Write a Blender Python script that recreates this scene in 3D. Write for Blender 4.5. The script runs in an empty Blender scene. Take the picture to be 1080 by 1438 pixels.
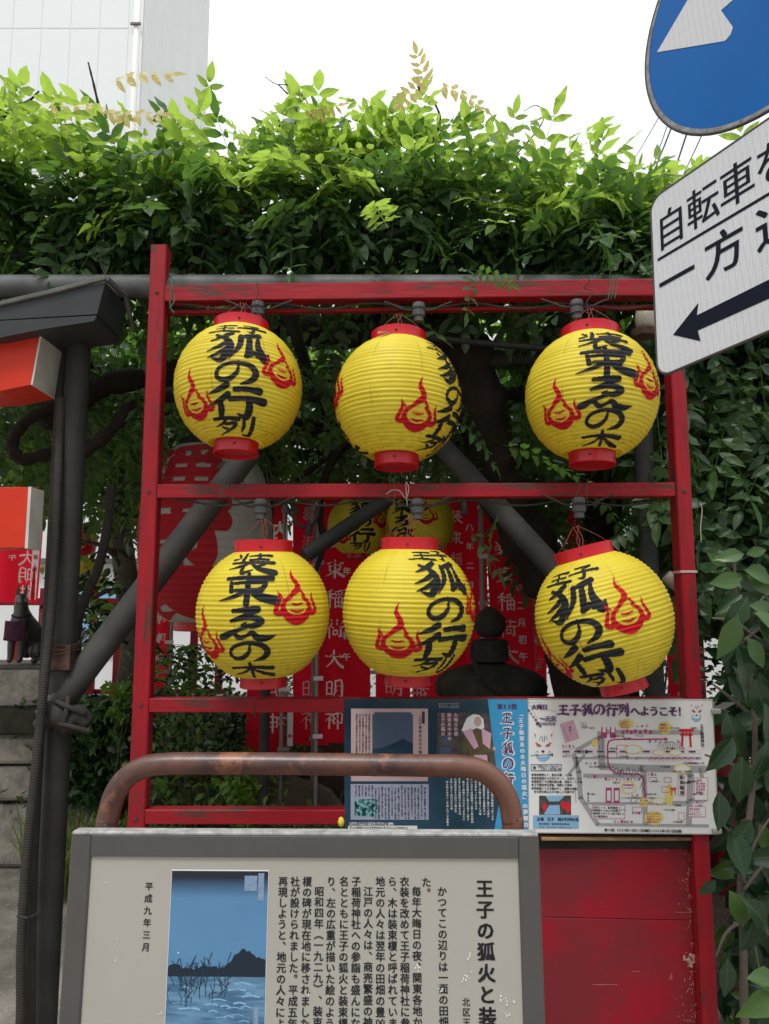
import bpy, math, random
import numpy as np
from mathutils import Vector, Matrix, Euler
R = math.radians
random.seed(7); rng = np.random.default_rng(11)
scene = bpy.context.scene
col = scene.collection

# ------------------------------------------------------------------ camera, sky, sun, exposure
CZ, F, PIT = 1.6, 1040.0, R(7.0)
cam_d = bpy.data.cameras.new('camera'); cam = bpy.data.objects.new('camera', cam_d); col.objects.link(cam)
cam.location = (0, 0, CZ); cam.rotation_euler = (math.pi/2 + PIT, 0, 0)
cam_d.sensor_fit = 'VERTICAL'; cam_d.sensor_height = 36; cam_d.lens = F/1438*36
cam_d.clip_start = 0.05; cam_d.clip_end = 2000
scene.camera = cam
SUN_EL, SUN_AZ = R(62), R(200)       # azimuth measured clockwise from +Y (ahead)
world = bpy.data.worlds.new('World'); scene.world = world; world.use_nodes = True
wn, wl = world.node_tree.nodes, world.node_tree.links
wn.clear()
w_out = wn.new('ShaderNodeOutputWorld'); w_bg = wn.new('ShaderNodeBackground')
sky = wn.new('ShaderNodeTexSky'); sky.sky_type = 'NISHITA'; sky.sun_disc = False
sky.sun_elevation = SUN_EL; sky.sun_rotation = SUN_AZ
# overcast cloud deck: radiance rises from the horizon to the zenith as under a real overcast sky
tc = wn.new('ShaderNodeTexCoord'); sep = wn.new('ShaderNodeSeparateXYZ')
mr = wn.new('ShaderNodeMapRange'); mr.inputs[1].default_value = 0; mr.inputs[2].default_value = 1
mr.inputs[3].default_value = 4.9; mr.inputs[4].default_value = 20.5
pw0 = wn.new('ShaderNodeMath'); pw0.operation = 'POWER'; pw0.inputs[1].default_value = 1.9; pw0.use_clamp = True
nz = wn.new('ShaderNodeTexNoise'); nz.inputs['Scale'].default_value = 1.6; nz.inputs['Detail'].default_value = 4
mr2 = wn.new('ShaderNodeMapRange'); mr2.inputs[1].default_value = .3; mr2.inputs[2].default_value = .7
mr2.inputs[3].default_value = 0.90; mr2.inputs[4].default_value = 1.08
mul = wn.new('ShaderNodeMath'); mul.operation = 'MULTIPLY'
vm = wn.new('ShaderNodeVectorMath'); vm.operation = 'SCALE'; vm.inputs[0].default_value = (0.95, 0.99, 1.0)
mx = wn.new('ShaderNodeMix'); mx.data_type = 'RGBA'; mx.inputs[0].default_value = 0.93
wl.new(tc.outputs['Generated'], sep.inputs[0]); wl.new(sep.outputs[2], pw0.inputs[0]); wl.new(pw0.outputs[0], mr.inputs[0])
wl.new(tc.outputs['Generated'], nz.inputs['Vector']); wl.new(nz.outputs[0], mr2.inputs[0])
wl.new(mr.outputs[0], mul.inputs[0]); wl.new(mr2.outputs[0], mul.inputs[1]); wl.new(mul.outputs[0], vm.inputs['Scale'])
wl.new(sky.outputs[0], mx.inputs[6]); wl.new(vm.outputs[0], mx.inputs[7]); wl.new(mx.outputs[2], w_bg.inputs[0])
w_bg.inputs[1].default_value = 0.10
wl.new(w_bg.outputs[0], w_out.inputs[0])
sun_d = bpy.data.lights.new('sun', 'SUN'); sun = bpy.data.objects.new('sun', sun_d); col.objects.link(sun)
sun_d.energy = 1.5; sun_d.angle = R(14); sun_d.color = (1, .97, .92)
sdir = Vector((math.sin(SUN_AZ)*math.cos(SUN_EL), math.cos(SUN_AZ)*math.cos(SUN_EL), math.sin(SUN_EL)))
sun.rotation_euler = sdir.to_track_quat('Z', 'Y').to_euler(); sun.location = (0, -5, 12)
vs = scene.view_settings; vs.view_transform = 'Standard'; vs.look = 'None'; vs.gamma = 1; vs.exposure = 0.28
scene.display_settings.display_device = 'sRGB'
scene.cycles.max_bounces = 8; scene.cycles.transparent_max_bounces = 8

# ------------------------------------------------------------------ helpers
def ray(px, py):
    x, y = (px-540)/F, -(py-719)/F
    return Vector((x, math.cos(PIT)-y*math.sin(PIT), math.sin(PIT)+y*math.cos(PIT)))
def P(px, py, Y):                      # the world point seen at a photograph position, at distance Y ahead
    r = ray(px, py); s = Y/r.y
    return Vector((r.x*s, Y, CZ+r.z*s))
WL = {}
def tag(o, label=None, cat=None, group=None, kind=None):
    for k, v in (('label', label), ('category', cat), ('group', group), ('kind', kind)):
        if v: o[k] = v
    return o
def root(name, loc, label, cat, group=None, rot=None):
    o = bpy.data.objects.new(name, None); o.empty_display_size = .1; col.objects.link(o)
    o.location = loc; WL[o.name] = Vector(loc)
    if rot is not None: o.rotation_euler = rot
    return tag(o, label, cat, group)
def mesh_of(name, verts, faces, mats, smooth=False, fm=None):
    me = bpy.data.meshes.new(name); me.from_pydata([tuple(v) for v in verts], [], faces)
    for m in (mats if isinstance(mats, (list, tuple)) else [mats]): me.materials.append(m)
    if fm is not None: me.polygons.foreach_set('material_index', fm)
    if smooth: me.polygons.foreach_set('use_smooth', [True]*len(me.polygons))
    me.update(); return me
def mk(name, verts, faces, mats, parent=None, smooth=False, fm=None, local=False):
    vs_ = np.array([tuple(v) for v in verts], dtype=float)
    c = (vs_.min(0)+vs_.max(0))/2
    me = mesh_of(name, vs_-c, faces, mats, smooth, fm)
    o = bpy.data.objects.new(name, me); col.objects.link(o)
    c = Vector(c)
    if parent is not None:
        o.parent = parent
        if local: o.location = c; WL[o.name] = c
        else:
            o.location = c-WL[parent.name]; WL[o.name] = c
    else:
        o.location = c; WL[o.name] = c
    return o
def put(o_src, name, loc, parent=None, rot=None, scale=None):   # another object on the same mesh
    o = bpy.data.objects.new(name, o_src if isinstance(o_src, bpy.types.Mesh) else o_src.data); col.objects.link(o)
    if parent is not None: o.parent = parent; o.location = Vector(loc)-WL[parent.name]
    else: o.location = loc
    WL[o.name] = Vector(loc)
    if rot is not None: o.rotation_mode = 'XYZ'; o.rotation_euler = rot
    if scale is not None: o.scale = scale if hasattr(scale, '__len__') else (scale,)*3
    return o
class MB:
    def __init__(s): s.v = []; s.f = []
    def add(s, v, f):
        n = len(s.v); s.v += [Vector(q) for q in v]; s.f += [tuple(i+n for i in g) for g in f]; return s
    def beam(s, a, b, w, h, up=(0, 0, 1), bev=.003):          # square timber from a to b, chamfered
        a, b = Vector(a), Vector(b); d = (b-a).normalized(); up = Vector(up)
        x = d.cross(up).normalized(); z = x.cross(d)
        pr = [(-w/2+bev, -h/2), (w/2-bev, -h/2), (w/2, -h/2+bev), (w/2, h/2-bev), (w/2-bev, h/2), (-w/2+bev, h/2), (-w/2, h/2-bev), (-w/2, -h/2+bev)]
        n = 8; v = [p+x*q[0]+z*q[1] for p in (a, b) for q in pr]
        f = [(i, (i+1) % n, n+(i+1) % n, n+i) for i in range(n)]+[tuple(range(n-1, -1, -1)), tuple(range(n, 2*n))]
        return s.add(v, f)
    def box(s, lo, hi, bev=.002):
        lo, hi = Vector(lo), Vector(hi); c = (lo+hi)/2
        return s.beam((lo.x, c.y, c.z), (hi.x, c.y, c.z), hi.y-lo.y, hi.z-lo.z, (0, 0, 1), min(bev, (hi.y-lo.y)/3, (hi.z-lo.z)/3))
    def tube(s, pts, r, n=10, caps=True):
        pts = [Vector(p) for p in pts]; m = len(pts)
        rs = r if hasattr(r, '__len__') else [r]*m
        v, f = [], []; nrm = None
        for i, p in enumerate(pts):
            d = (pts[min(i+1, m-1)]-pts[max(i-1, 0)])
            d = d.normalized() if d.length > 1e-9 else Vector((0, 0, 1))
            if nrm is None: nrm = d.orthogonal().normalized()
            else:
                nrm = nrm-d*nrm.dot(d); nrm = nrm.normalized() if nrm.length > 1e-6 else d.orthogonal().normalized()
            bn = d.cross(nrm)
            for k in range(n):
                t = 2*math.pi*k/n; v.append(p+(nrm*math.cos(t)+bn*math.sin(t))*rs[i])
        for i in range(m-1):
            for k in range(n):
                a, b = i*n+k, i*n+(k+1) % n; f.append((a, b, b+n, a+n))
        if caps: f += [tuple(range(n-1, -1, -1)), tuple(range((m-1)*n, m*n))]
        return s.add(v, f)
    def lathe(s, prof, c=(0, 0, 0), n=32):                     # prof: (radius, z)
        c = Vector(c); v = [c+Vector((r*math.cos(2*math.pi*k/n), r*math.sin(2*math.pi*k/n), z)) for r, z in prof for k in range(n)]
        f = [(i*n+k, i*n+(k+1) % n, (i+1)*n+(k+1) % n, (i+1)*n+k) for i in range(len(prof)-1) for k in range(n)]
        if prof[0][0] > 1e-6: f.append(tuple(range(n-1, -1, -1)))
        if prof[-1][0] > 1e-6: f.append(tuple(range((len(prof)-1)*n, len(prof)*n)))
        return s.add(v, f)
    def mk(s, name, mats, parent=None, smooth=False, local=False): return mk(name, s.v, s.f, mats, parent, smooth, None, local)
def smooth_by_angle(o, ang=40):
    me = o.data; me.polygons.foreach_set('use_smooth', [True]*len(me.polygons))
    try: me.set_sharp_from_angle(angle=R(ang))
    except Exception: pass
    return o
def spline(pts, k=8):                   # Catmull-Rom through points of any dimension
    p = np.array([tuple(q) for q in pts], float)
    if len(p) < 3: return [p[0]+(p[-1]-p[0])*t for t in np.linspace(0, 1, k+1)]
    p = np.vstack([2*p[0]-p[1], p, 2*p[-1]-p[-2]]); out = []
    for i in range(1, len(p)-2):
        for t in np.linspace(0, 1, k, endpoint=False):
            out.append(.5*((2*p[i])+(-p[i-1]+p[i+1])*t+(2*p[i-1]-5*p[i]+4*p[i+1]-p[i+2])*t*t+(-p[i-1]+3*p[i]-3*p[i+1]+p[i+2])*t**3))
    out.append(p[-2]); return out

# ------------------------------------------------------------------ materials
def pm(name, c1, c2=None, rough=.6, scale=8, bump=0, bscale=None, metal=0, stretch=(1, 1, 1), spec=.3, coord='Object', detail=6,
       wear=None, wear_scale=20, wear_amt=.62, wear_stretch=(1, 1, 1), dist=.01, rvar=0, contrast=(.3, .7)):
    m = bpy.data.materials.new(name); m.use_nodes = True; N, L = m.node_tree.nodes, m.node_tree.links
    b = N['Principled BSDF']; b.inputs['Roughness'].default_value = rough; b.inputs['Metallic'].default_value = metal
    b.inputs['Specular IOR Level'].default_value = spec
    b.inputs['Base Color'].default_value = (*c1, 1)
    t = N.new('ShaderNodeTexCoord'); mp = N.new('ShaderNodeMapping'); mp.inputs['Scale'].default_value = stretch
    L.new(t.outputs[coord], mp.inputs[0]); cur = None
    if c2:
        n = N.new('ShaderNodeTexNoise'); n.inputs['Scale'].default_value = scale; n.inputs['Detail'].default_value = detail
        n.inputs['Roughness'].default_value = .6; L.new(mp.outputs[0], n.inputs['Vector'])
        r = N.new('ShaderNodeMapRange'); r.inputs[1].default_value, r.inputs[2].default_value = contrast; L.new(n.outputs[0], r.inputs[0])
        x = N.new('ShaderNodeMix'); x.data_type = 'RGBA'; x.inputs[6].default_value = (*c1, 1); x.inputs[7].default_value = (*c2, 1)
        L.new(r.outputs[0], x.inputs[0]); cur = x.outputs[2]
        if rvar:
            rr = N.new('ShaderNodeMapRange'); rr.inputs[3].default_value = rough-rvar; rr.inputs[4].default_value = rough+rvar
            L.new(r.outputs[0], rr.inputs[0]); L.new(rr.outputs[0], b.inputs['Roughness'])
    if wear:
        mp2 = N.new('ShaderNodeMapping'); mp2.inputs['Scale'].default_value = wear_stretch; L.new(t.outputs[coord], mp2.inputs[0])
        n2 = N.new('ShaderNodeTexNoise'); n2.inputs['Scale'].default_value = wear_scale; n2.inputs['Detail'].default_value = 8
        n2.inputs['Roughness'].default_value = .7; L.new(mp2.outputs[0], n2.inputs['Vector'])
        r2 = N.new('ShaderNodeMapRange'); r2.inputs[1].default_value = wear_amt; r2.inputs[2].default_value = wear_amt+.05; L.new(n2.outputs[0], r2.inputs[0])
        x2 = N.new('ShaderNodeMix'); x2.data_type = 'RGBA'; x2.inputs[7].default_value = (*wear, 1)
        if cur: L.new(cur, x2.inputs[6])
        else: x2.inputs[6].default_value = (*c1, 1)
        L.new(r2.outputs[0], x2.inputs[0]); cur = x2.outputs[2]
    if cur: L.new(cur, b.inputs['Base Color'])
    if bump:
        n3 = N.new('ShaderNodeTexNoise'); n3.inputs['Scale'].default_value = bscale or scale*4; n3.inputs['Detail'].default_value = 6
        L.new(mp.outputs[0], n3.inputs['Vector']); bp = N.new('ShaderNodeBump'); bp.inputs['Strength'].default_value = bump; bp.inputs['Distance'].default_value = dist
        L.new(n3.outputs[0], bp.inputs['Height']); L.new(bp.outputs[0], b.inputs['Normal'])
    return m
def leaf_mat(name, c1, c2, tr, tw=.45, rough=.42, spec=.5, bump=0):
    m = bpy.data.materials.new(name); m.use_nodes = True; N, L = m.node_tree.nodes, m.node_tree.links
    b = N['Principled BSDF']; b.inputs['Roughness'].default_value = rough; b.inputs['Specular IOR Level'].default_value = spec
    g = N.new('ShaderNodeNewGeometry'); oi = N.new('ShaderNodeObjectInfo'); a = N.new('ShaderNodeMath'); a.operation = 'ADD'
    fr = N.new('ShaderNodeMath'); fr.operation = 'FRACT'
    L.new(g.outputs['Random Per Island'], a.inputs[0]); L.new(oi.outputs['Random'], a.inputs[1]); L.new(a.outputs[0], fr.inputs[0])
    x = N.new('ShaderNodeMix'); x.data_type = 'RGBA'; x.inputs[6].default_value = (*c1, 1); x.inputs[7].default_value = (*c2, 1)
    L.new(fr.outputs[0], x.inputs[0])
    n = N.new('ShaderNodeTexNoise'); n.inputs['Scale'].default_value = 35; n.inputs['Detail'].default_value = 3
    hv = N.new('ShaderNodeHueSaturation'); r = N.new('ShaderNodeMapRange'); r.inputs[3].default_value = .7; r.inputs[4].default_value = 1.3
    L.new(n.outputs[0], r.inputs[0]); L.new(r.outputs[0], hv.inputs['Value']); L.new(x.outputs[2], hv.inputs['Color'])
    L.new(hv.outputs[0], b.inputs['Base Color'])
    t = N.new('ShaderNodeBsdfTranslucent'); t.inputs[0].default_value = (*tr, 1)
    ms = N.new('ShaderNodeMixShader'); ms.inputs[0].default_value = tw
    L.new(b.outputs[0], ms.inputs[1]); L.new(t.outputs[0], ms.inputs[2]); L.new(ms.outputs[0], N['Material Output'].inputs['Surface'])
    return m
RED1, RED2 = (.36, .005, .016), (.20, .008, .013)
def red_paint(name, st, **k):
    return pm(name, RED1, RED2, rough=.5, scale=3.5, bump=.35, bscale=9, stretch=st, wear=k.get('wear', (.085, .03, .024)), wear_scale=k.get('ws', 3.0),
              wear_amt=k.get('wa', .545), wear_stretch=tuple(q*.9 for q in st), dist=.004)
M = dict(
    red_z=red_paint('red_paint_upright', (9, 9, 1.2)), red_x=red_paint('red_paint_rail', (1.2, 9, 9)),
    red_panel=pm('red_painted_board', (.31, .005, .018), (.19, .016, .026), rough=.42, scale=3.2, bump=.15, bscale=22, wear=(.36, .10, .08), wear_scale=30, wear_amt=.665, wear_stretch=(1, 1, .45), dist=.003, contrast=(.42, .6)),
    bare_wood=pm('bare_wood', (.42, .26, .13), (.20, .11, .06), rough=.8, scale=12, stretch=(1, 6, 6), bump=.3),
    yellow=None,
    ring=pm('lantern_ring_red', (.55, .006, .018), (.42, .008, .018), rough=.32, scale=6, spec=.5, wear=(.2, .01, .015), wear_scale=18, wear_amt=.66),
    ink=pm('black_ink', (.010, .011, .013), (.030, .030, .034), rough=.6, scale=30, spec=.12, wear=(.09, .075, .03), wear_scale=55, wear_amt=.70),
    ink_red=pm('red_ink', (.52, .006, .016), (.40, .008, .016), rough=.6, scale=30, spec=.15),
    black=pm('black_rubber', (.014, .014, .015), (.03, .03, .03), rough=.55, scale=15),
    fixture=pm('grey_socket_plastic', (.11, .11, .115), (.06, .06, .065), rough=.5, scale=20, bump=.1),
    copper=pm('copper_wire', (.25, .05, .03), (.12, .04, .03), rough=.5, scale=30),
    wire_green=pm('green_twine', (.02, .12, .07), rough=.6),
    wire_pale=pm('pale_twine', (.45, .38, .36), rough=.7),
    steel=pm('weathered_steel_pipe', (.052, .052, .051), (.028, .028, .028), rough=.65, spec=.2, scale=5, stretch=(1, 1, 1), bump=.18, bscale=30, wear=(.035, .025, .02), wear_scale=9, wear_amt=.62, dist=.004),
    steel_top=pm('galvanised_beam', (.17, .175, .175), (.085, .088, .088), rough=.5, scale=6, bump=.12, bscale=40, wear=(.06, .055, .05), wear_scale=8, wear_amt=.62),
    steel_brown=pm('rusty_plate', (.11, .06, .045), (.05, .03, .025), rough=.85, scale=20, bump=.5),
    conduit=pm('grey_conduit', (.046, .040, .036), (.026, .023, .021), rough=.75, scale=8, bump=.1),
    rust=None,
    frame=pm('dark_grey_sign_frame', (.088, .082, .078), (.070, .066, .063), rough=.45, scale=3, bump=.05, bscale=60),
    stone_lip=pm('frame_top_weathered', (.42, .41, .40), (.20, .20, .19), rough=.85, scale=40, bump=.3),
    beige=pm('beige_enamel', (.385, .365, .325), (.35, .33, .29), rough=.38, scale=1.6, bump=.02, bscale=30, wear=(.55, .52, .46), wear_scale=30, wear_amt=.80),
    white_sign=None,
    sign_black=pm('sign_black_film', (.006, .008, .016), rough=.5, spec=.08),
    sign_blue=pm('sign_blue_film', (.002, .105, .36), (.003, .09, .32), rough=.45, spec=.12, scale=2.5, bump=.02, bscale=60),
    sign_edge=pm('sign_edge_metal', (.30, .30, .31), (.12, .11, .10), rough=.5, metal=.3, scale=60),
    sign_back=pm('sign_back', (.06, .055, .052), rough=.6),
    torii_red=pm('vermilion_paint', (.62, .035, .010), (.50, .028, .012), rough=.42, scale=2.5, bump=.05, bscale=30, wear=(.22, .03, .015), wear_scale=9, wear_amt=.66),
    torii_white=pm('white_end_paint', (.62, .61, .57), (.46, .45, .42), rough=.6, scale=7, bump=.15, wear=(.2, .18, .16), wear_scale=16, wear_amt=.70),
    torii_black=pm('black_roof_sheet', (.030, .032, .035), (.045, .047, .05), rough=.45, scale=4, bump=.04, bscale=30),
    flash=pm('zinc_flashing', (.16, .155, .15), (.09, .085, .08), rough=.55, scale=9, metal=.3),
    bark=pm('vine_bark', (.040, .028, .022), (.016, .012, .010), rough=.9, scale=10, stretch=(1, 1, .4), bump=.8, bscale=22, dist=.02),
    bark2=pm('grey_tree_bark', (.17, .14, .115), (.09, .075, .06), rough=.9, scale=8, stretch=(1, 1, .5), bump=.6, bscale=25, dist=.015),
    twig=pm('green_twig', (.10, .085, .03), (.05, .04, .02), rough=.7, scale=20),
    stone=pm('grey_stone', (.42, .385, .34), (.24, .22, .19), rough=.9, scale=9, bump=.9, bscale=34, contrast=(.4, .62), wear=(.10, .10, .08), wear_scale=5, wear_amt=.60, dist=.012),
    stone_dark=pm('mossy_dark_stone', (.07, .058, .046), (.026, .030, .019), rough=.95, scale=12, bump=.7, bscale=30, dist=.012),
    rock=pm('brown_rock', (.15, .115, .085), (.06, .048, .038), rough=.9, scale=5, bump=.8, bscale=14, dist=.02),
    bronze=pm('dark_bronze', (.12, .115, .105), (.055, .058, .055), rough=.36, metal=.35, scale=14, bump=.1),
    bib=pm('purple_bib', (.085, .022, .055), (.05, .016, .035), rough=.85, scale=20, bump=.4, bscale=60),
    pave=pm('concrete_paving', (.36, .325, .285), (.22, .20, .17), rough=.9, scale=4, bump=.4, bscale=45, wear=(.48, .44, .38), wear_scale=45, wear_amt=.57, coord='Object', contrast=(.4, .6), dist=.006),
    soil=pm('brown_soil', (.055, .038, .026), (.10, .07, .045), rough=1, scale=14, bump=.8, dist=.02),
    white_wall=pm('white_render_wall', (.72, .73, .73), (.62, .63, .64), rough=.8, scale=2, bump=.05),
    panel=pm('pale_facade_panel', (.80, .83, .84), (.75, .78, .79), rough=.6, scale=30, bump=.15, bscale=120),
    joint=pm('facade_joint', (.78, .81, .82), rough=.8),
    facade_side=pm('streaked_pale_render', (.82, .84, .845), (.75, .775, .785), rough=.7, scale=5, stretch=(1, 1, .25), bump=.05),
    pipe_white=pm('white_downpipe', (.85, .85, .83), rough=.5),
    cloth_red=None, cloth_text=pm('banner_white_print', (.86, .83, .82), (.78, .74, .73), rough=.9, scale=10),
    pole=pm('pale_banner_pole', (.38, .37, .35), (.26, .25, .24), rough=.45, scale=8),
    fence_red=pm('fence_red_paint', (.24, .007, .013), (.15, .008, .012), rough=.5, scale=5, bump=.1),
    lantern_paper=pm('pale_lantern_paper', (.40, .38, .34), (.32, .30, .27), rough=.8, scale=5),
    lantern_red_ink=pm('red_brush_paint', (.40, .006, .016), (.30, .008, .015), rough=.7, scale=7),
    dark_timber=pm('dark_timber', (.018, .015, .013), (.03, .026, .022), rough=.8, scale=5, stretch=(1, 1, 4), bump=.3),
    roof_green=pm('weathered_copper_roof', (.05, .065, .055), (.03, .038, .032), rough=.55, scale=6, bump=.1),
    orange=pm('orange_paint', (.85, .28, .02), rough=.5), glass_lamp=pm('frosted_lamp_glass', (.42, .38, .32), (.3, .27, .22), rough=.35, scale=12),
    paper_white=pm('poster_white', (.76, .75, .74), (.73, .72, .71), rough=.28, scale=2), paper_grey=pm('poster_grey', (.36, .36, .36), rough=.3),
    paper_navy=pm('poster_navy', (.010, .030, .052), (.03, .075, .115), rough=.22, scale=2.2, contrast=(.4, .65)), paper_blue=pm('poster_sky_blue', (.03, .26, .52), (.05, .33, .60), rough=.22, scale=3),
    paper_pink=pm('poster_pink', (.52, .38, .38), (.46, .34, .35), rough=.25, scale=2), paper_lilac=pm('poster_lilac', (.34, .33, .47), (.30, .36, .44), rough=.25, scale=2),
    p_dark=pm('print_dark', (.045, .035, .055), rough=.3), p_grey=pm('print_grey', (.36, .35, .36), rough=.3), p_magenta=pm('print_magenta', (.45, .035, .19), rough=.3),
    p_purple=pm('print_purple', (.10, .035, .13), rough=.3), p_yellow=pm('print_yellow', (.75, .60, .18), rough=.3), p_red=pm('print_red', (.60, .02, .03), rough=.3),
    p_pinkpale=pm('print_pale_pink', (.58, .36, .46), rough=.3), p_white=pm('print_white', (.72, .72, .72), rough=.3), p_lightblue=pm('print_light_blue', (.22, .42, .62), rough=.3),
    p_photo=pm('print_photo_dark', (.035, .030, .032), (.12, .10, .09), rough=.25, scale=45), p_skin=pm('print_skin', (.5, .34, .28), rough=.3), p_olive=pm('print_olive', (.13, .11, .05), (.08, .07, .035), rough=.3, scale=60),
    p_orange=pm('print_orange', (.62, .16, .06), rough=.3), p_teal=pm('print_teal', (.18, .42, .42), (.01, .04, .05), rough=.3, scale=80, contrast=(.45, .55)), p_slate=pm('print_slate', (.075, .10, .16), (.06, .085, .14), rough=.25, scale=6),
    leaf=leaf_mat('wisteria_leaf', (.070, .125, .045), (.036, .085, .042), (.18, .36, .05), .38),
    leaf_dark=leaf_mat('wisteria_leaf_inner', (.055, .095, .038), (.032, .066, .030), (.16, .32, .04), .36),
    leaf_young=leaf_mat('young_leaf', (.18, .27, .05), (.09, .18, .04), (.46, .66, .09), .55),
    leaf_gold=leaf_mat('golden_shoot_leaf', (.62, .50, .20), (.68, .56, .18), (.85, .72, .28), .5),
    camellia=leaf_mat('glossy_broad_leaf', (.026, .064, .026), (.012, .034, .016), (.04, .12, .012), .10, rough=.22, spec=.4),
    camellia_pale=leaf_mat('pale_broad_leaf', (.075, .14, .03), (.05, .11, .03), (.16, .34, .03), .3, rough=.3),
    ivy=leaf_mat('ivy_leaf', (.065, .12, .050), (.10, .17, .06), (.16, .32, .05), .3, rough=.35),
    shrub=leaf_mat('shrub_leaf', (.09, .17, .04), (.15, .26, .05), (.30, .5, .06), .4, rough=.4),
    young2=leaf_mat('lime_tree_leaf', (.12, .22, .04), (.08, .16, .035), (.34, .55, .06), .5),
    grass=leaf_mat('grass_blade', (.15, .21, .05), (.26, .32, .09), (.3, .46, .08), .35),
    dead=leaf_mat('dry_leaf', (.28, .26, .12), (.35, .30, .16), (.3, .28, .12), .3),
)
def veins(m, pitch=.011):
    N, L = m.node_tree.nodes, m.node_tree.links; b = N['Principled BSDF']; base = b.inputs['Base Color'].links[0].from_socket
    t = N.new('ShaderNodeTexCoord'); s = N.new('ShaderNodeSeparateXYZ'); L.new(t.outputs['Object'], s.inputs[0])
    a = N.new('ShaderNodeMath'); a.operation = 'ABSOLUTE'; L.new(s.outputs[1], a.inputs[0])
    mid = N.new('ShaderNodeMapRange'); mid.inputs[1].default_value = .0005; mid.inputs[2].default_value = .0014; mid.inputs[3].default_value = 1; mid.inputs[4].default_value = 0; L.new(a.outputs[0], mid.inputs[0])
    q = N.new('ShaderNodeMath'); q.operation = 'MULTIPLY_ADD'; q.inputs[1].default_value = -.75; L.new(a.outputs[0], q.inputs[0]); L.new(s.outputs[0], q.inputs[2])
    w = N.new('ShaderNodeMath'); w.operation = 'PINGPONG'; w.inputs[1].default_value = pitch/2; L.new(q.outputs[0], w.inputs[0])
    sd = N.new('ShaderNodeMapRange'); sd.inputs[1].default_value = 0; sd.inputs[2].default_value = .0012; sd.inputs[3].default_value = .4; sd.inputs[4].default_value = 0; L.new(w.outputs[0], sd.inputs[0])
    mxx = N.new('ShaderNodeMath'); mxx.operation = 'MAXIMUM'; L.new(mid.outputs[0], mxx.inputs[0]); L.new(sd.outputs[0], mxx.inputs[1])
    x = N.new('ShaderNodeMix'); x.data_type = 'RGBA'; x.inputs[7].default_value = (.11, .19, .06, 1); f = N.new('ShaderNodeMath'); f.operation = 'MULTIPLY'; f.inputs[1].default_value = .5
    L.new(mxx.outputs[0], f.inputs[0]); L.new(f.outputs[0], x.inputs[0]); L.new(base, x.inputs[6])
    n = N.new('ShaderNodeTexNoise'); n.inputs['Scale'].default_value = 60; n.inputs['Detail'].default_value = 5; r = N.new('ShaderNodeMapRange'); r.inputs[1].default_value = .68; r.inputs[2].default_value = .74; L.new(n.outputs[0], r.inputs[0])
    x2 = N.new('ShaderNodeMix'); x2.data_type = 'RGBA'; x2.inputs[7].default_value = (.12, .09, .04, 1); L.new(r.outputs[0], x2.inputs[0]); L.new(x.outputs[2], x2.inputs[6]); L.new(x2.outputs[2], b.inputs['Base Color'])
    bp = N.new('ShaderNodeBump'); bp.inputs['Strength'].default_value = .35; bp.inputs['Distance'].default_value = .002; bp.invert = True; L.new(mxx.outputs[0], bp.inputs['Height']); L.new(bp.outputs[0], b.inputs['Normal'])
    return m
M['camellia_v'] = veins(leaf_mat('veined_broad_leaf', (.026, .064, .026), (.012, .034, .016), (.05, .14, .015), .10, rough=.24, spec=.45))
M['camellia_pale_v'] = veins(leaf_mat('veined_pale_leaf', (.075, .15, .04), (.05, .11, .035), (.16, .34, .04), .25, rough=.3))
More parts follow.
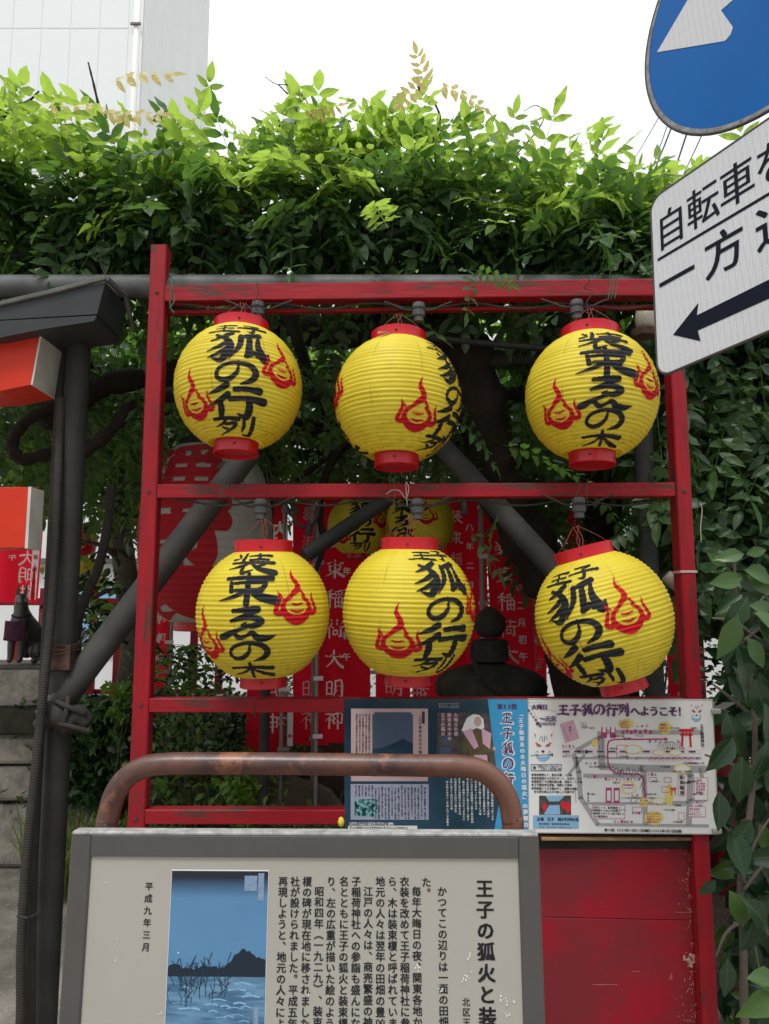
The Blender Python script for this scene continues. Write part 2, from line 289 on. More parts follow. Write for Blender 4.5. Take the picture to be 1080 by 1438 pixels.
def yellow_mat():
    m = pm('yellow_lantern_paper', (.80, .67, .055), (.69, .52, .022), rough=.5, scale=5, bump=.12, bscale=30, spec=.35, dist=.003)
    N, L = m.node_tree.nodes, m.node_tree.links; b = N['Principled BSDF']
    base = b.inputs['Base Color'].links[0].from_socket
    t = N.new('ShaderNodeTexCoord'); s = N.new('ShaderNodeSeparateXYZ'); L.new(t.outputs['Object'], s.inputs[0])
    at = N.new('ShaderNodeMath'); at.operation = 'ARCTAN2'; L.new(s.outputs[1], at.inputs[0]); L.new(s.outputs[0], at.inputs[1])
    n = N.new('ShaderNodeTexNoise'); n.inputs['Scale'].default_value = 14; L.new(t.outputs['Object'], n.inputs['Vector'])
    j = N.new('ShaderNodeMath'); j.operation = 'MULTIPLY_ADD'; j.inputs[1].default_value = .03; L.new(n.outputs[0], j.inputs[0]); L.new(at.outputs[0], j.inputs[2])
    k = N.new('ShaderNodeMath'); k.operation = 'MULTIPLY'; k.inputs[1].default_value = 8/(2*math.pi); L.new(j.outputs[0], k.inputs[0])
    f = N.new('ShaderNodeMath'); f.operation = 'FRACT'; L.new(k.outputs[0], f.inputs[0])
    d = N.new('ShaderNodeMath'); d.operation = 'SUBTRACT'; d.inputs[1].default_value = .5; L.new(f.outputs[0], d.inputs[0])
    ab = N.new('ShaderNodeMath'); ab.operation = 'ABSOLUTE'; L.new(d.outputs[0], ab.inputs[0])
    seam = N.new('ShaderNodeMapRange'); seam.inputs[1].default_value = .006; seam.inputs[2].default_value = .016; seam.inputs[3].default_value = .62; seam.inputs[4].default_value = 0; L.new(ab.outputs[0], seam.inputs[0])
    n2 = N.new('ShaderNodeTexNoise'); n2.inputs['Scale'].default_value = 9; n2.inputs['Detail'].default_value = 8; L.new(t.outputs['Object'], n2.inputs['Vector'])
    brk = N.new('ShaderNodeMapRange'); brk.inputs[1].default_value = .4; brk.inputs[2].default_value = .62; L.new(n2.outputs[0], brk.inputs[0])
    se = N.new('ShaderNodeMath'); se.operation = 'MULTIPLY'; L.new(seam.outputs[0], se.inputs[0]); L.new(brk.outputs[0], se.inputs[1])
    low = N.new('ShaderNodeMapRange'); low.inputs[1].default_value = -.07; low.inputs[2].default_value = -.2; low.inputs[3].default_value = .16; low.inputs[4].default_value = .75; L.new(s.outputs[2], low.inputs[0])
    n3 = N.new('ShaderNodeTexNoise'); n3.inputs['Scale'].default_value = 30; n3.inputs['Detail'].default_value = 8; n3.inputs['Roughness'].default_value = .75
    mp = N.new('ShaderNodeMapping'); mp.inputs['Scale'].default_value = (1, 1, 3.4); L.new(t.outputs['Object'], mp.inputs[0]); L.new(mp.outputs[0], n3.inputs['Vector'])
    dr = N.new('ShaderNodeMapRange'); dr.inputs[1].default_value = .52; dr.inputs[2].default_value = .70; L.new(n3.outputs[0], dr.inputs[0])
    dm = N.new('ShaderNodeMath'); dm.operation = 'MULTIPLY'; L.new(low.outputs[0], dm.inputs[0]); L.new(dr.outputs[0], dm.inputs[1])
    mxx = N.new('ShaderNodeMath'); mxx.operation = 'MAXIMUM'; L.new(dm.outputs[0], mxx.inputs[0]); L.new(se.outputs[0], mxx.inputs[1])
    x = N.new('ShaderNodeMix'); x.data_type = 'RGBA'; x.inputs[7].default_value = (.12, .085, .02, 1); L.new(base, x.inputs[6]); L.new(mxx.outputs[0], x.inputs[0])
    L.new(x.outputs[2], b.inputs['Base Color'])
    tr = N.new('ShaderNodeBsdfTranslucent'); tr.inputs[0].default_value = (.75, .55, .03, 1); ms = N.new('ShaderNodeMixShader'); ms.inputs[0].default_value = .2
    L.new(b.outputs[0], ms.inputs[1]); L.new(tr.outputs[0], ms.inputs[2]); L.new(ms.outputs[0], N['Material Output'].inputs['Surface'])
    return m
M['yellow'] = yellow_mat()
def rust_mat():
    m = pm('painted_rusty_pipe', (.16, .070, .048), (.062, .032, .032), rough=.34, scale=3.2, bump=.25, bscale=40, spec=.5, wear=(.24, .095, .052), wear_scale=3.4, wear_amt=.55, contrast=(.42, .56), dist=.004)
    N, L = m.node_tree.nodes, m.node_tree.links; b = N['Principled BSDF']; base = b.inputs['Base Color'].links[0].from_socket
    t = N.new('ShaderNodeTexCoord'); n = N.new('ShaderNodeTexNoise'); n.inputs['Scale'].default_value = 28; n.inputs['Detail'].default_value = 9; n.inputs['Roughness'].default_value = .75
    L.new(t.outputs['Object'], n.inputs['Vector']); r = N.new('ShaderNodeMapRange'); r.inputs[1].default_value = .68; r.inputs[2].default_value = .71; L.new(n.outputs[0], r.inputs[0])
    x = N.new('ShaderNodeMix'); x.data_type = 'RGBA'; x.inputs[7].default_value = (.50, .36, .27, 1); L.new(r.outputs[0], x.inputs[0]); L.new(base, x.inputs[6]); L.new(x.outputs[2], b.inputs['Base Color'])
    return m
M['rust'] = rust_mat()
def sheet_mat():                        # retroreflective sheeting: a fine honeycomb under a clear film
    m = pm('reflective_white_sheet', (.60, .60, .615), (.55, .55, .57), rough=.5, scale=3, spec=.15)
    N, L = m.node_tree.nodes, m.node_tree.links; b = N['Principled BSDF']; base = b.inputs['Base Color'].links[0].from_socket
    t = N.new('ShaderNodeTexCoord'); v = N.new('ShaderNodeTexVoronoi'); v.feature = 'DISTANCE_TO_EDGE'; v.inputs['Scale'].default_value = 165; v.inputs['Randomness'].default_value = .12
    L.new(t.outputs['Object'], v.inputs['Vector']); r = N.new('ShaderNodeMapRange'); r.inputs[1].default_value = .03; r.inputs[2].default_value = .16; r.inputs[3].default_value = .45; r.inputs[4].default_value = 0
    L.new(v.outputs['Distance'], r.inputs[0]); x = N.new('ShaderNodeMix'); x.data_type = 'RGBA'; x.inputs[7].default_value = (.38, .38, .41, 1)
    L.new(r.outputs[0], x.inputs[0]); L.new(base, x.inputs[6]); L.new(x.outputs[2], b.inputs['Base Color'])
    return m
M['white_sign'] = sheet_mat()
def cloth_mat():
    m = pm('red_banner_cloth', (.74, .009, .032), (.62, .009, .028), rough=.85, scale=3, bump=.25, bscale=14, dist=.01)
    N, L = m.node_tree.nodes, m.node_tree.links; b = N['Principled BSDF']
    tr = N.new('ShaderNodeBsdfTranslucent'); tr.inputs[0].default_value = (.92, .014, .04, 1); ms = N.new('ShaderNodeMixShader'); ms.inputs[0].default_value = .5
    L.new(b.outputs[0], ms.inputs[1]); L.new(tr.outputs[0], ms.inputs[2]); L.new(ms.outputs[0], N['Material Output'].inputs['Surface'])
    return m
M['cloth_red'] = cloth_mat()

# ------------------------------------------------------------------ type and brush lettering
GC = {}
def glyph(ch, off=0.0, res=2):
    k = (ch, off, res)
    if k not in GC:
        c = bpy.data.curves.new('g', 'FONT'); c.body = ch; c.size = 1; c.resolution_u = res; c.fill_mode = 'FRONT'
        o = bpy.data.objects.new('g', c); me = o.to_mesh()
        v = [(q.co.x-.5, q.co.y-.38) for q in me.vertices]; f = [tuple(p.vertices) for p in me.polygons]
        if ch.isascii() and v:
            xs = [q[0] for q in v]; cx = (min(xs)+max(xs))/2; v = [(q[0]-cx, q[1]+.03) for q in v]
        o.to_mesh_clear(); bpy.data.objects.remove(o); bpy.data.curves.remove(c)
        sh_ = [(0, 0)] if off == 0 else ([(-off, -off*.6), (off, off*.6), (-off, off*.6), (off, -off*.6)] if off > .012 else [(-off, 0), (off, 0)])
        n = len(v); GC[k] = ([(x+a, y+b, i) for i, (a, b) in enumerate(sh_) for x, y in v], [tuple(q+n*i for q in g) for i in range(len(sh_)) for g in f])
    return GC[k]
ROT = '（）ー〜〔〕「」'
class Plane2:
    """A flat face fixed by three of its corners; prints are laid on it, each layer a little proud of the one below."""
    def __init__(s, tl, tr, bl):
        s.o = Vector(tl); s.x = (Vector(tr)-s.o).normalized(); d = Vector(bl)-s.o
        s.y = (d-s.x*d.dot(s.x)).normalized(); s.n = s.y.cross(s.x)
        if s.n.y > 0: s.n = -s.n
        s.cam = Vector((0, 0, CZ))
    def q(s, px, py):                   # local metres of a photograph position
        r = ray(px, py); k = (s.o-s.cam).dot(s.n)/r.dot(s.n); p = s.cam+r*k-s.o
        return p.dot(s.x), p.dot(s.y)
    def w(s, u, v, h=0): return s.o+s.x*u+s.y*v+s.n*h
    def text(s, mb, string, px, py, size, step, dirv='v', off=0.0, h=.0006, sx=1, sy=1, sh=0, px2=None):
        # size/step in photograph pixels, turned into metres at that place
        u0, v0 = s.q(px, py); u1, v1 = s.q(px+10, py); m = math.hypot(u1-u0, v1-v0)/10
        for i, ch in enumerate(string):
            if ch in ' 　': continue
            cu, cv = (u0, v0+i*step*m) if dirv == 'v' else (u0+i*step*m, v0)
            if px2 is not None and len(string) > 1 and dirv == 'v': cu += (px2-px)*m*i/(len(string)-1)
            rot = dirv == 'v' and ch in ROT
            if dirv == 'v' and ch in '、。': cu += .55*size*m; cv -= .55*size*m
            if dirv == 'v' and ch in 'っょゃゅ': cu += .1*size*m; cv -= .1*size*m
            g, f = glyph(ch, off)
            vv = []
            for x, y, kz in g:
                if rot: x, y = y, -x
                x, y = x*sx, y*sy
                y += x*sh
                vv.append(s.w(cu+x*size*m, cv-y*size*m, h+kz*1.2e-4))
            mb.add(vv, f)
    def poly(s, mb, pts, h=.0006):      # pts in photograph pixels
        mb.add([s.w(*s.q(*p), h) for p in pts], [tuple(range(len(pts)))])
    def rect(s, mb, x0, y0, x1, y1, h=.0006): s.poly(mb, [(x0, y0), (x1, y0), (x1, y1), (x0, y1)], h)
    def line(s, mb, pts, wpx, h=.0006):
        for (x0, y0), (x1, y1) in zip(pts, pts[1:]):
            dx, dy = x1-x0, y1-y0; l = math.hypot(dx, dy) or 1; nx, ny = -dy/l*wpx/2, dx/l*wpx/2; ex, ey = dx/l*wpx*.3, dy/l*wpx*.3
            s.poly(mb, [(x0+nx-ex, y0+ny-ey), (x1+nx+ex, y1+ny+ey), (x1-nx+ex, y1-ny+ey), (x0-nx-ex, y0-ny-ey)], h)
    def disc(s, mb, cx, cy, rx, ry=None, n=14, h=.0006, wob=0):
        ry = ry or rx
        s.poly(mb, [(cx+rx*(1+wob*math.cos(5*t))*math.cos(t), cy+ry*(1+wob*math.cos(5*t))*math.sin(t)) for t in [2*math.pi*i/n for i in range(n)]], h)
BR = {   # brush strokes: x, y, half-width, in hundredths of the character's cell
 '王': '17,20,3 50,15,5 86,18,6|22,52,4 52,48,5 78,50,6|3,88,4 30,83,5 60,83,6 97,87,7|50,16,5 49,50,6 50,84,6',
 '子': '24,15,4 50,13,5 76,12,6|76,12,6 62,24,5 50,33,3|50,32,5 54,60,7 48,90,7 30,84,1|2,54,4 40,49,5 70,49,6 98,53,7',
 '狐': '40,3,5 26,18,5 4,34,1|12,12,3 30,26,5 39,50,7 34,76,7 24,96,5 8,88,1|34,38,5 20,54,4 0,68,1|37,56,4 22,74,4 2,88,1|88,5,6 70,12,5 54,17,2|56,16,5 54,52,5 38,92,1|71,14,5 70,60,6 68,80,5|66,82,4 76,76,3 80,68,1|78,66,3 84,78,4|86,14,3 86,50,6 96,84,8 104,66,1',
 'の': '56,20,3 53,46,5 38,72,6.5 20,78,6 7,60,5 16,28,4.5 48,9,5 82,18,7 95,46,8.5 86,74,7 62,92,2',
 '行': '36,3,6 22,16,5 3,28,1|38,30,6 22,48,5 0,62,1|24,50,5 25,75,7 23,98,5|50,15,5 70,12,5 92,14,7|42,43,5 70,39,5 102,43,8|75,42,6 77,70,8 72,95,7 54,86,1',
 '列': '4,14,5 30,10,5 58,12,7|32,12,5 22,34,4 2,50,1|28,36,4 52,33,6 42,60,5 6,96,1|20,52,3 36,64,5|71,18,5 72,45,6 69,68,4|91,3,6 93,50,8 89,94,8 70,86,1',
 '装': '8,10,3 16,20,4|3,40,3 20,30,2|29,2,4 30,20,5 28,44,5|40,17,3 68,13,4 97,16,5|66,2,4 67,20,5 65,36,4|44,38,3 68,34,4 88,37,4|50,38,3 51,48,4|4,56,3 50,50,4 99,55,6|46,55,4 28,70,4 2,82,1|34,68,4 34,96,5 56,84,1|80,60,4 60,72,2|50,56,3 68,80,6 100,98,8',
 '束': '10,20,4 50,15,5 92,19,7|19,33,4 22,60,5|20,36,3 50,32,4 80,33,5 74,58,5|24,57,3 74,54,4|50,1,4 51,50,6 50,98,6|46,60,5 28,76,4 0,90,1|54,58,4 74,78,8 100,90,9|',
 'ゑ': '28,13,4 70,8,6 48,26,4 24,42,3|24,42,3 56,32,5 76,42,6 64,56,5.5 44,55,3 50,48,2|58,56,3 34,70,4 4,90,5.5 12,92,4 26,78,4 38,92,5 50,86,3 60,78,5 70,93,7 84,94,6 100,86,1', 'ゑold': '26,12,4 68,8,6 46,26,4 22,44,3|22,44,3 56,32,5 78,44,6 62,58,6 42,58,3 46,48,2 56,50,2|56,58,4 30,74,4 2,92,5 24,80,4 36,92,5 50,84,3 62,80,5 72,92,6 98,90,7',
 '木': '6,32,4 50,25,5 95,30,8|50,4,5 51,50,6 50,98,6|46,36,4 30,60,4 0,80,1|54,36,4 74,62,7 100,84,9',
 '稲': '34,2,4 16,12,3|2,26,3 24,22,4 46,24,4|25,12,4 25,60,5 24,98,5|22,30,3 4,60,1|28,34,3 42,48,4|92,3,4 70,9,4 52,12,2|54,20,3 60,30,4|72,18,3 74,28,4|92,16,4 84,30,2|54,42,4 54,70,4 54,96,5|60,44,3 90,42,4 91,70,5 90,97,5|56,68,3 88,67,3|56,92,3 88,92,3|72,44,3 72,90,3',
 '荷': '4,14,3 50,11,4 96,14,5|34,2,4 35,24,4|66,2,4 65,24,4|30,30,4 4,60,1|22,48,4 22,98,5|38,42,3 96,40,5|44,58,3 45,80,4|44,59,3 66,58,3 66,78,3|45,80,3 66,79,3|84,42,4 85,88,6 70,84,1',
 '大': '4,36,4 50,32,5 96,36,7|50,4,5 44,56,5 4,96,1|52,40,4 72,72,7 98,94,8',
 '明': '10,14,4 10,80,4|10,15,3 38,14,4 38,78,4|12,44,3 36,44,3|12,76,3 38,76,3|58,6,4 58,60,5 42,98,1|58,7,4 92,6,5 93,90,6 78,86,1|60,34,3 90,34,3|60,58,3 90,58,3',
 '神': '22,2,4 28,12,4|4,26,3 42,24,4 4,62,1|26,46,4 26,98,5|30,50,3 42,58,3|50,22,4 51,72,4|50,22,3 94,21,4 94,70,4|52,46,3 92,46,3|52,70,3 92,69,3|72,2,4 73,98,5',
 'flame': '37,56,4 23,66,5 19,80,6.5 30,95,9 50,102,11 70,95,9 81,80,6.5 77,67,5 66,58,3.5|36,57,4 46,48,6 57,40,7.5 56,28,6 49,17,5 49,8,3 53,-3,.6|64,46,3 70,56,3.5|20,86,7 10,88,6 3,84,5 9,70,4.5 13,58,3.5 10,44,.6|80,86,7 90,89,6 98,84,5 94,71,4 90,60,3 92,48,.6|38,70,1.5 50,72,3 63,70,1.5|36,83,1.5 50,86,3.2 65,83,1.5|20,60,2 14,48,.6',
}
BC = {}
def strokes(ch, bold=1.0):
    k = (ch, bold)
    if k not in BC:
        out = []
        for st in BR[ch].split('|'):
            if not st: continue
            pts = [tuple(float(q) for q in p.split(',')) for p in st.split()]
            sp = np.array(spline(pts, 6 if len(pts) > 2 else 5)); sp[:, 2] = np.maximum(sp[:, 2], .4)*bold
            out.append(sp/100)
        BC[k] = out
    return BC[k]
def raster_rows(ch, W, H, row, bold=1.0, wob=.004):
    """Rows (v0, v1, [(u0, u1), ...]) that cover the brush strokes; origin at the cell centre, v up."""
    m = .14; nr = int((1+2*m)*H/row); nu = max(40, int((1+2*m)*W/.0011))
    U = (np.arange(nu)+.5)/nu*(1+2*m)-m; res = []
    ys = ((np.arange(nr)+.5)/nr)*(1+2*m)-m
    A, B = np.meshgrid(U, ys); inside = np.zeros(A.shape, bool)
    for sp in strokes(ch, bold):
        for (x0, y0, w0), (x1, y1, w1) in zip(sp, sp[1:]):
            dx, dy = (x1-x0)*W, (y1-y0)*H; l2 = dx*dx+dy*dy+1e-12; s_ = min(W, H)
            px, py = (A-x0)*W, (B-y0)*H; t = np.clip((px*dx+py*dy)/l2, 0, 1)
            d = np.hypot(px-t*dx, py-t*dy); inside |= d < (w0+(w1-w0)*t)*s_*1.12
    for j in range(nr):
        r = inside[j].astype(np.int8); e = np.diff(np.concatenate([[0], r, [0]])); a = np.where(e == 1)[0]; b = np.where(e == -1)[0]
        if len(a):
            vv1 = .5-((j/nr)*(1+2*m)-m); vv0 = .5-(((j+1)/nr)*(1+2*m)-m)
            res.append((vv0*H, vv1*H, [((p/nu*(1+2*m)-m-.5)*W, (q/nu*(1+2*m)-m-.5)*W) for p, q in zip(a, b)]))
    return res
def brush_flat(pl, mb, ch, px, py, wpx, hpx, h=.0006, bold=1.0):
    u0, v0 = pl.q(px, py); u1, v1 = pl.q(px+10, py); m = math.hypot(u1-u0, v1-v0)/10
    for a, b, runs in raster_rows(ch, wpx*m, hpx*m, .0011, bold):
        for p, q in runs: mb.add([pl.w(u0+p, v0-a, h), pl.w(u0+q, v0-a, h), pl.w(u0+q, v0-b, h), pl.w(u0+p, v0-b, h)], [(0, 1, 2, 3)])

# ------------------------------------------------------------------ leaf shapes
def leaflet(base, d, n, l, w, fold=.15, curl=.1, wav=.0):
    d = d/np.linalg.norm(d); s = np.cross(n, d); s /= np.linalg.norm(s); n = np.cross(d, s)
    def p(t, a, k=0): return base+d*l*t+s*w*a+n*(abs(a)*w*fold*2-curl*l*t*t+k)
    a = [wav*w*q for q in (1, -.8, .6)]
    v = [p(.10, -.26), p(.10, .26), p(.28, -.46, a[0]), p(.28, .46, a[1]), p(.50, -.48, a[1]), p(.50, .48, a[0]), p(.72, -.34, a[2]), p(.72, .34), p(.88, -.14), p(.88, .14, a[2]), p(1, 0), p(.28, 0), p(.50, 0), p(.72, 0)]
    # index 0 is the first edge point; the base itself is given by the caller
    f = [('b', 11, 2, 0), ('b', 1, 3, 11), (2, 11, 12, 4), (11, 3, 5, 12), (4, 12, 13, 6), (12, 5, 7, 13), (6, 13, 10, 8), (13, 7, 9, 10)]
    return v, f
def compound(n=11, L=.26, ll=.075, lw=.026, droop=.25, seed=0, hang=.3):
    r = np.random.default_rng(seed); V, Fc = [], []
    K = n//2; ts = np.linspace(.16, .95, K)
    def rp(t): return np.array([L*t, 0, -droop*L*t*t])
    cols = [0]+list(ts)+[1.0]
    for t in cols: c = rp(t); V += [c+[0, -.0012, 0], c+[0, .0012, 0]]
    for i in range(len(cols)-1): a = 2*i; Fc.append((a, a+2, a+3, a+1))
    def add(bi, d, nrm, l, w):
        v, f = leaflet(np.array(V[bi]), d, nrm, l, w, fold=r.uniform(.05, .22), curl=r.uniform(.0, .25), wav=r.uniform(-.22, .22)); n0 = len(V)
        V.extend(v); Fc.extend([tuple(bi if q == 'b' else q+n0 for q in g) for g in f])
    for i, t in enumerate(ts):
        k = 1-.45*abs(t-.45)
        for sd in (-1, 1):
            d = np.array([.45+r.normal(0, .12), sd*1.0, -hang-.15*droop+r.normal(0, .12)])
            add(2*(i+1)+(1 if sd > 0 else 0), d, np.array([r.normal(0, .15), r.normal(0, .15), 1.]), ll*k*r.uniform(.88, 1.1), lw*k*r.uniform(.9, 1.15))
    add(2*(len(cols)-1), np.array([1, r.normal(0, .1), -droop*1.2]), np.array([0, 0, 1.]), ll*1.05, lw)
    return np.array(V), Fc
def broad(l=.12, w=.055, seed=0, curl=.12, fold=.12):    # one broad leaf, base at the origin, along +X
    r = np.random.default_rng(seed); V = [[0, 0, 0]]; Fc = []
    ts = [.08, .22, .4, .58, .76, .9]; ws = [.28, .72, 1, .95, .66, .3]
    for t, q in zip(ts, ws):
        z = -curl*l*t*t; a = q*w/2; e = r.normal(0, .002)
        V += [[l*t, -a, z+fold*a+e], [l*t, -a*.5, z+fold*a*.3], [l*t, 0, z], [l*t, a*.5, z+fold*a*.3], [l*t, a, z+fold*a-e]]
    V.append([l*1.02, 0, -curl*l*1.08]); tip = len(V)-1
    for j in range(4): Fc.append((0, 1+j+1, 1+j))
    for i in range(len(ts)-1):
        for j in range(4): a = 1+5*i+j; Fc.append((a, a+1, a+6, a+5))
    for j in range(4): a = 1+5*(len(ts)-1)+j; Fc.append((a, a+1, tip))
    return np.array(V), Fc
def small_leaf(l=.03, w=.016):
    return np.array([[0, 0, 0], [l*.35, -w/2, .1*w], [l*.35, w/2, .1*w], [l*.75, -w*.35, 0], [l*.75, w*.35, 0], [l, 0, -.1*l]]), [(0, 2, 1), (1, 2, 4, 3), (3, 4, 5)]
def frame_from(d, roll=0.0, up=None):    # 3x3 with local x along d, local z near up
    d = np.array(d, float); d /= np.linalg.norm(d); up = np.array([0, 0, 1.]) if up is None else np.array(up, float)
    y = np.cross(up, d); y = y/np.linalg.norm(y) if np.linalg.norm(y) > 1e-4 else np.array([0, 1., 0]); z = np.cross(d, y)
    c, s = math.cos(roll), math.sin(roll)
    return np.stack([d, y*c+z*s, z*c-y*s], 1)
def merged(name, items, variants, mat, parent=None, kind='stuff', mats=None):
    """items: (variant, 3x3, scale, position, material index) joined into one mesh."""
    vs_, lv, ls, mi = [], [], [], []; n = 0
    cache = [(v, [list(f) for f in fs]) for v, fs in variants]
    for k, Rm, sc, p, m_ in items:
        v, fs = cache[k]; vs_.append((v*sc) @ Rm.T+p)
        for f in fs: lv.extend([q+n for q in f]); ls.append(len(f))
        mi.extend([m_]*len(fs)); n += len(v)
    V = np.concatenate(vs_); c = (V.min(0)+V.max(0))/2; V -= c
    me = bpy.data.meshes.new(name); me.vertices.add(n); me.vertices.foreach_set('co', V.ravel())
    me.loops.add(len(lv)); me.loops.foreach_set('vertex_index', lv); me.polygons.add(len(ls))
    st = np.concatenate([[0], np.cumsum(ls)[:-1]]); me.polygons.foreach_set('loop_start', st.astype(np.int32)); me.polygons.foreach_set('loop_total', ls)
    for m_ in (mats or [mat]): me.materials.append(m_)
    me.polygons.foreach_set('material_index', mi); me.update(calc_edges=True); me.validate()
    o = bpy.data.objects.new(name, me); col.objects.link(o); c = Vector(c); WL[o.name] = c
    if parent is not None: o.parent = parent; o.location = c-WL[parent.name]
    else: o.location = c
    if kind: o['kind'] = kind
    return o
def inframe(p, mx_=40):
    q = np.array(p)-[0, 0, CZ]; fw = q[1]*math.cos(PIT)+q[2]*math.sin(PIT); up = -q[1]*math.sin(PIT)+q[2]*math.cos(PIT)
    if fw <= 0: return None
    return 540+F*q[0]/fw, 719-F*up/fw

# ================================================================== SETTING
def ground_z(x, y): return 0.0
g = MB(); g.add([(-400, -200, 0), (400, -200, 0), (400, 900, 0), (-400, 900, 0)], [(0, 1, 2, 3)])
tag(g.mk('ground', M['pave']), kind='structure')
b = MB(); pts = [(-2.05, 4.55), (-1.0, 4.0), (0.3, 3.25), (3.2, 3.1), (6, 3.1), (6, 7.6), (-2.2, 7.6)]
b.add([(x, y, .03+.02*math.sin(x*5)) for x, y in pts], [tuple(range(len(pts)))])
tag(b.mk('garden_bed', M['soil']), kind='structure')

# pale building rising behind the canopy
Yb = 16.0
bd = root('pale_building', (P(120, 842, Yb).x, Yb, 0), 'pale grey tower block with jointed facade panels rising behind the vine canopy', 'building')
xL, xC, xR = P(-330, 100, Yb).x, P(184, 100, Yb).x, 0
zt = 24.0
m_ = MB(); m_.box((xL, Yb+.010, 0), (xC, Yb+6, zt)); m_.mk('facade_backing', M['joint'], bd)
sideR = P(286, 100, Yb+2.4)
m_ = MB(); m_.add([(xC+.24, Yb+.02, 0), (sideR.x, Yb+2.4, 0), (sideR.x*(Yb+6)/(Yb+2.4)-.3, Yb+6, 0), (xC+.24, Yb+6, 0), (xC+.24, Yb+.02, zt), (sideR.x, Yb+2.4, zt), (sideR.x*(Yb+6)/(Yb+2.4)-.3, Yb+6, zt), (xC+.24, Yb+6, zt)],
                  [(0, 1, 5, 4), (1, 2, 6, 5), (2, 3, 7, 6), (4, 5, 6, 7), (3, 0, 4, 7)]); m_.mk('side_wall', M['facade_side'], bd)
pw = (P(178, 100, Yb).x-P(137, 100, Yb).x); ph = (P(100, 40, Yb).z-P(100, 160, Yb).z)
z0 = P(100, 160, Yb).z
pme = MB(); pme.box((-pw/2+.010, .0, -ph/2+.010), (pw/2-.010, .05, ph/2-.010), .006); pan = mesh_of('facade_panel', pme.v, pme.f, M['panel'])
for i in range(12):
    for j in range(-4, 6):
        cx = P(178, 100, Yb).x-pw*(i+.5); cz = z0+ph*(j+.5)
        if cz < 8: continue
        put(pan, 'facade_panel', (cx, Yb, cz), bd)
m_ = MB(); m_.box((P(178.5, 100, Yb).x, Yb-.02, 0), (xC+.235, Yb+.049, zt)); m_.mk('corner_strip', M['facade_side'], bd)
m_ = MB(); m_.tube([(xC+.1, Yb-.02, 0), (xC+.1, Yb-.02, zt)], .075, 12); o = m_.mk('downpipe', M['pipe_white'], bd, True)
for z in (z0+ph*1.0, z0+ph*2.1, z0-.6):
    m_ = MB(); m_.box((xC-.02, Yb-.13, z), (xC+.22, Yb-.09, z+.06)); m_.mk('pipe_bracket', M['flash'], bd)
# white low building across the lane
wb = root('white_building', (-5.5, 10.5, 0), 'bright white rendered building across the lane behind the red fence', 'building')
m_ = MB(); m_.box((-9.5, 10.5, 0), (-1.9, 14, 3.9)); m_.mk('wall', M['white_wall'], wb)
m_ = MB(); m_.box((-9.6, 10.35, 2.15), (-2.6, 10.49, 2.22)); m_.mk('ledge', M['flash'], wb)
m_ = MB(); m_.box((-9.6, 10.40, 3.9), (-1.8, 14.1, 4.0)); m_.mk('roof', M['flash'], wb)
for x in (-6.9, -4.4):
    m_ = MB(); m_.box((x, 10.44, .9), (x+.9, 10.497, 1.9)); f_ = m_.mk('window', M['joint'], wb)
    m_ = MB(); m_.box((x+.06, 10.42, .96), (x+.84, 10.438, 1.84)); m_.mk('pane', M['p_lightblue'], f_)
wb2 = root('garden_wall', (3.0, 9.0, 0), 'pale rendered garden wall glimpsed behind the shrine planting on the right', 'wall')
m_ = MB(); m_.box((-1.7, 9.0, 0), (9.0, 9.25, 2.2)); m_.mk('wall', M['white_wall'], wb2); m_ = MB(); m_.box((-1.75, 8.95, 2.2), (9.05, 9.3, 2.28)); m_.mk('coping', M['flash'], wb2)

# overhead power lines
for i, (a, b_) in enumerate([((946, 120), (868, 260)), ((952, 148), (893, 300)), ((940, 160), (905, 262)), ((965, 178), (915, 330)), ((975, 205), (930, 300))]):
    p0, p1 = P(*a, 9), P(*b_, 22); d = p1-p0; a0 = p0-d*.9
    pts = [a0+(p1+d*.4-a0)*t-Vector((0, 0, 1))*.35*(4*t*(1-t)-.75) for t in np.linspace(0, 1, 14)]
    m_ = MB(); m_.tube(pts, .012 if i % 2 else .007, 6)
    tag(m_.mk('power_line', M['black'], None, True), ['leftmost thin power line crossing the white sky left of the blue sign', 'second power line from the left, thicker, under the blue sign', 'thin middle power line between two thicker ones under the blue sign', 'thick power line right of centre disappearing into the vine leaves', 'rightmost power line crossing just above the white arrow plate'][i], 'power line', 'power lines over the canopy')

# ---- plinth wall of stone blocks on the left with the fox statue
pl_ = root('stone_plinth', (P(30, 1172, 4.85).x, 4.85, 0), 'grey stone block plinth under the fox statue at the left edge', 'plinth')
Yp = 4.72
def zpx(px, py, Y): return P(px, py, Y).z
xr = P(64, 1100, Yp).x; xr2 = P(112, 1010, Yp).x
rows = [(1172, 1128), (1128, 1075), (1075, 1030)]
for r_, (ya, yb) in enumerate(rows):
    za, zb = max(0, zpx(50, ya, Yp)), zpx(50, yb, Yp)
    if r_ == 0: za = 0
    xs = [-4.2, -3.6, -3.0-(r_ % 2)*.12, -2.55+(r_ % 2)*.1, xr]
    for k in range(4):
        m_ = MB(); j = .011; jy = random.uniform(-.02, .02)
        m_.box((xs[k]+j, Yp+jy, za+j), (xs[k+1]-j, Yp+.45, zb-j), .022); m_.mk('stone_block', M['stone'], pl_)
    m_ = MB(); m_.box((xr+j, Yp+.16, za+j), (xr+.26+.03*(r_ % 2), Yp+.6, zb-j), .022); m_.mk('stone_block', M['stone'], pl_)
m_ = MB(); m_.box((-4.2, Yp+.05, 0), (xr-.02, Yp+.4, zpx(50, 1030, Yp)-.01)); m_.mk('mortar_core', M['stone_dark'], pl_)
zl0, zl1 = zpx(50, 1029, Yp)+.001, zpx(50, 994, Yp)
m_ = MB(); m_.box((-4.3, Yp-.10, zl0), (xr2, Yp+.62, zl1), .015); m_.mk('ledge', M['stone_dark'], pl_)
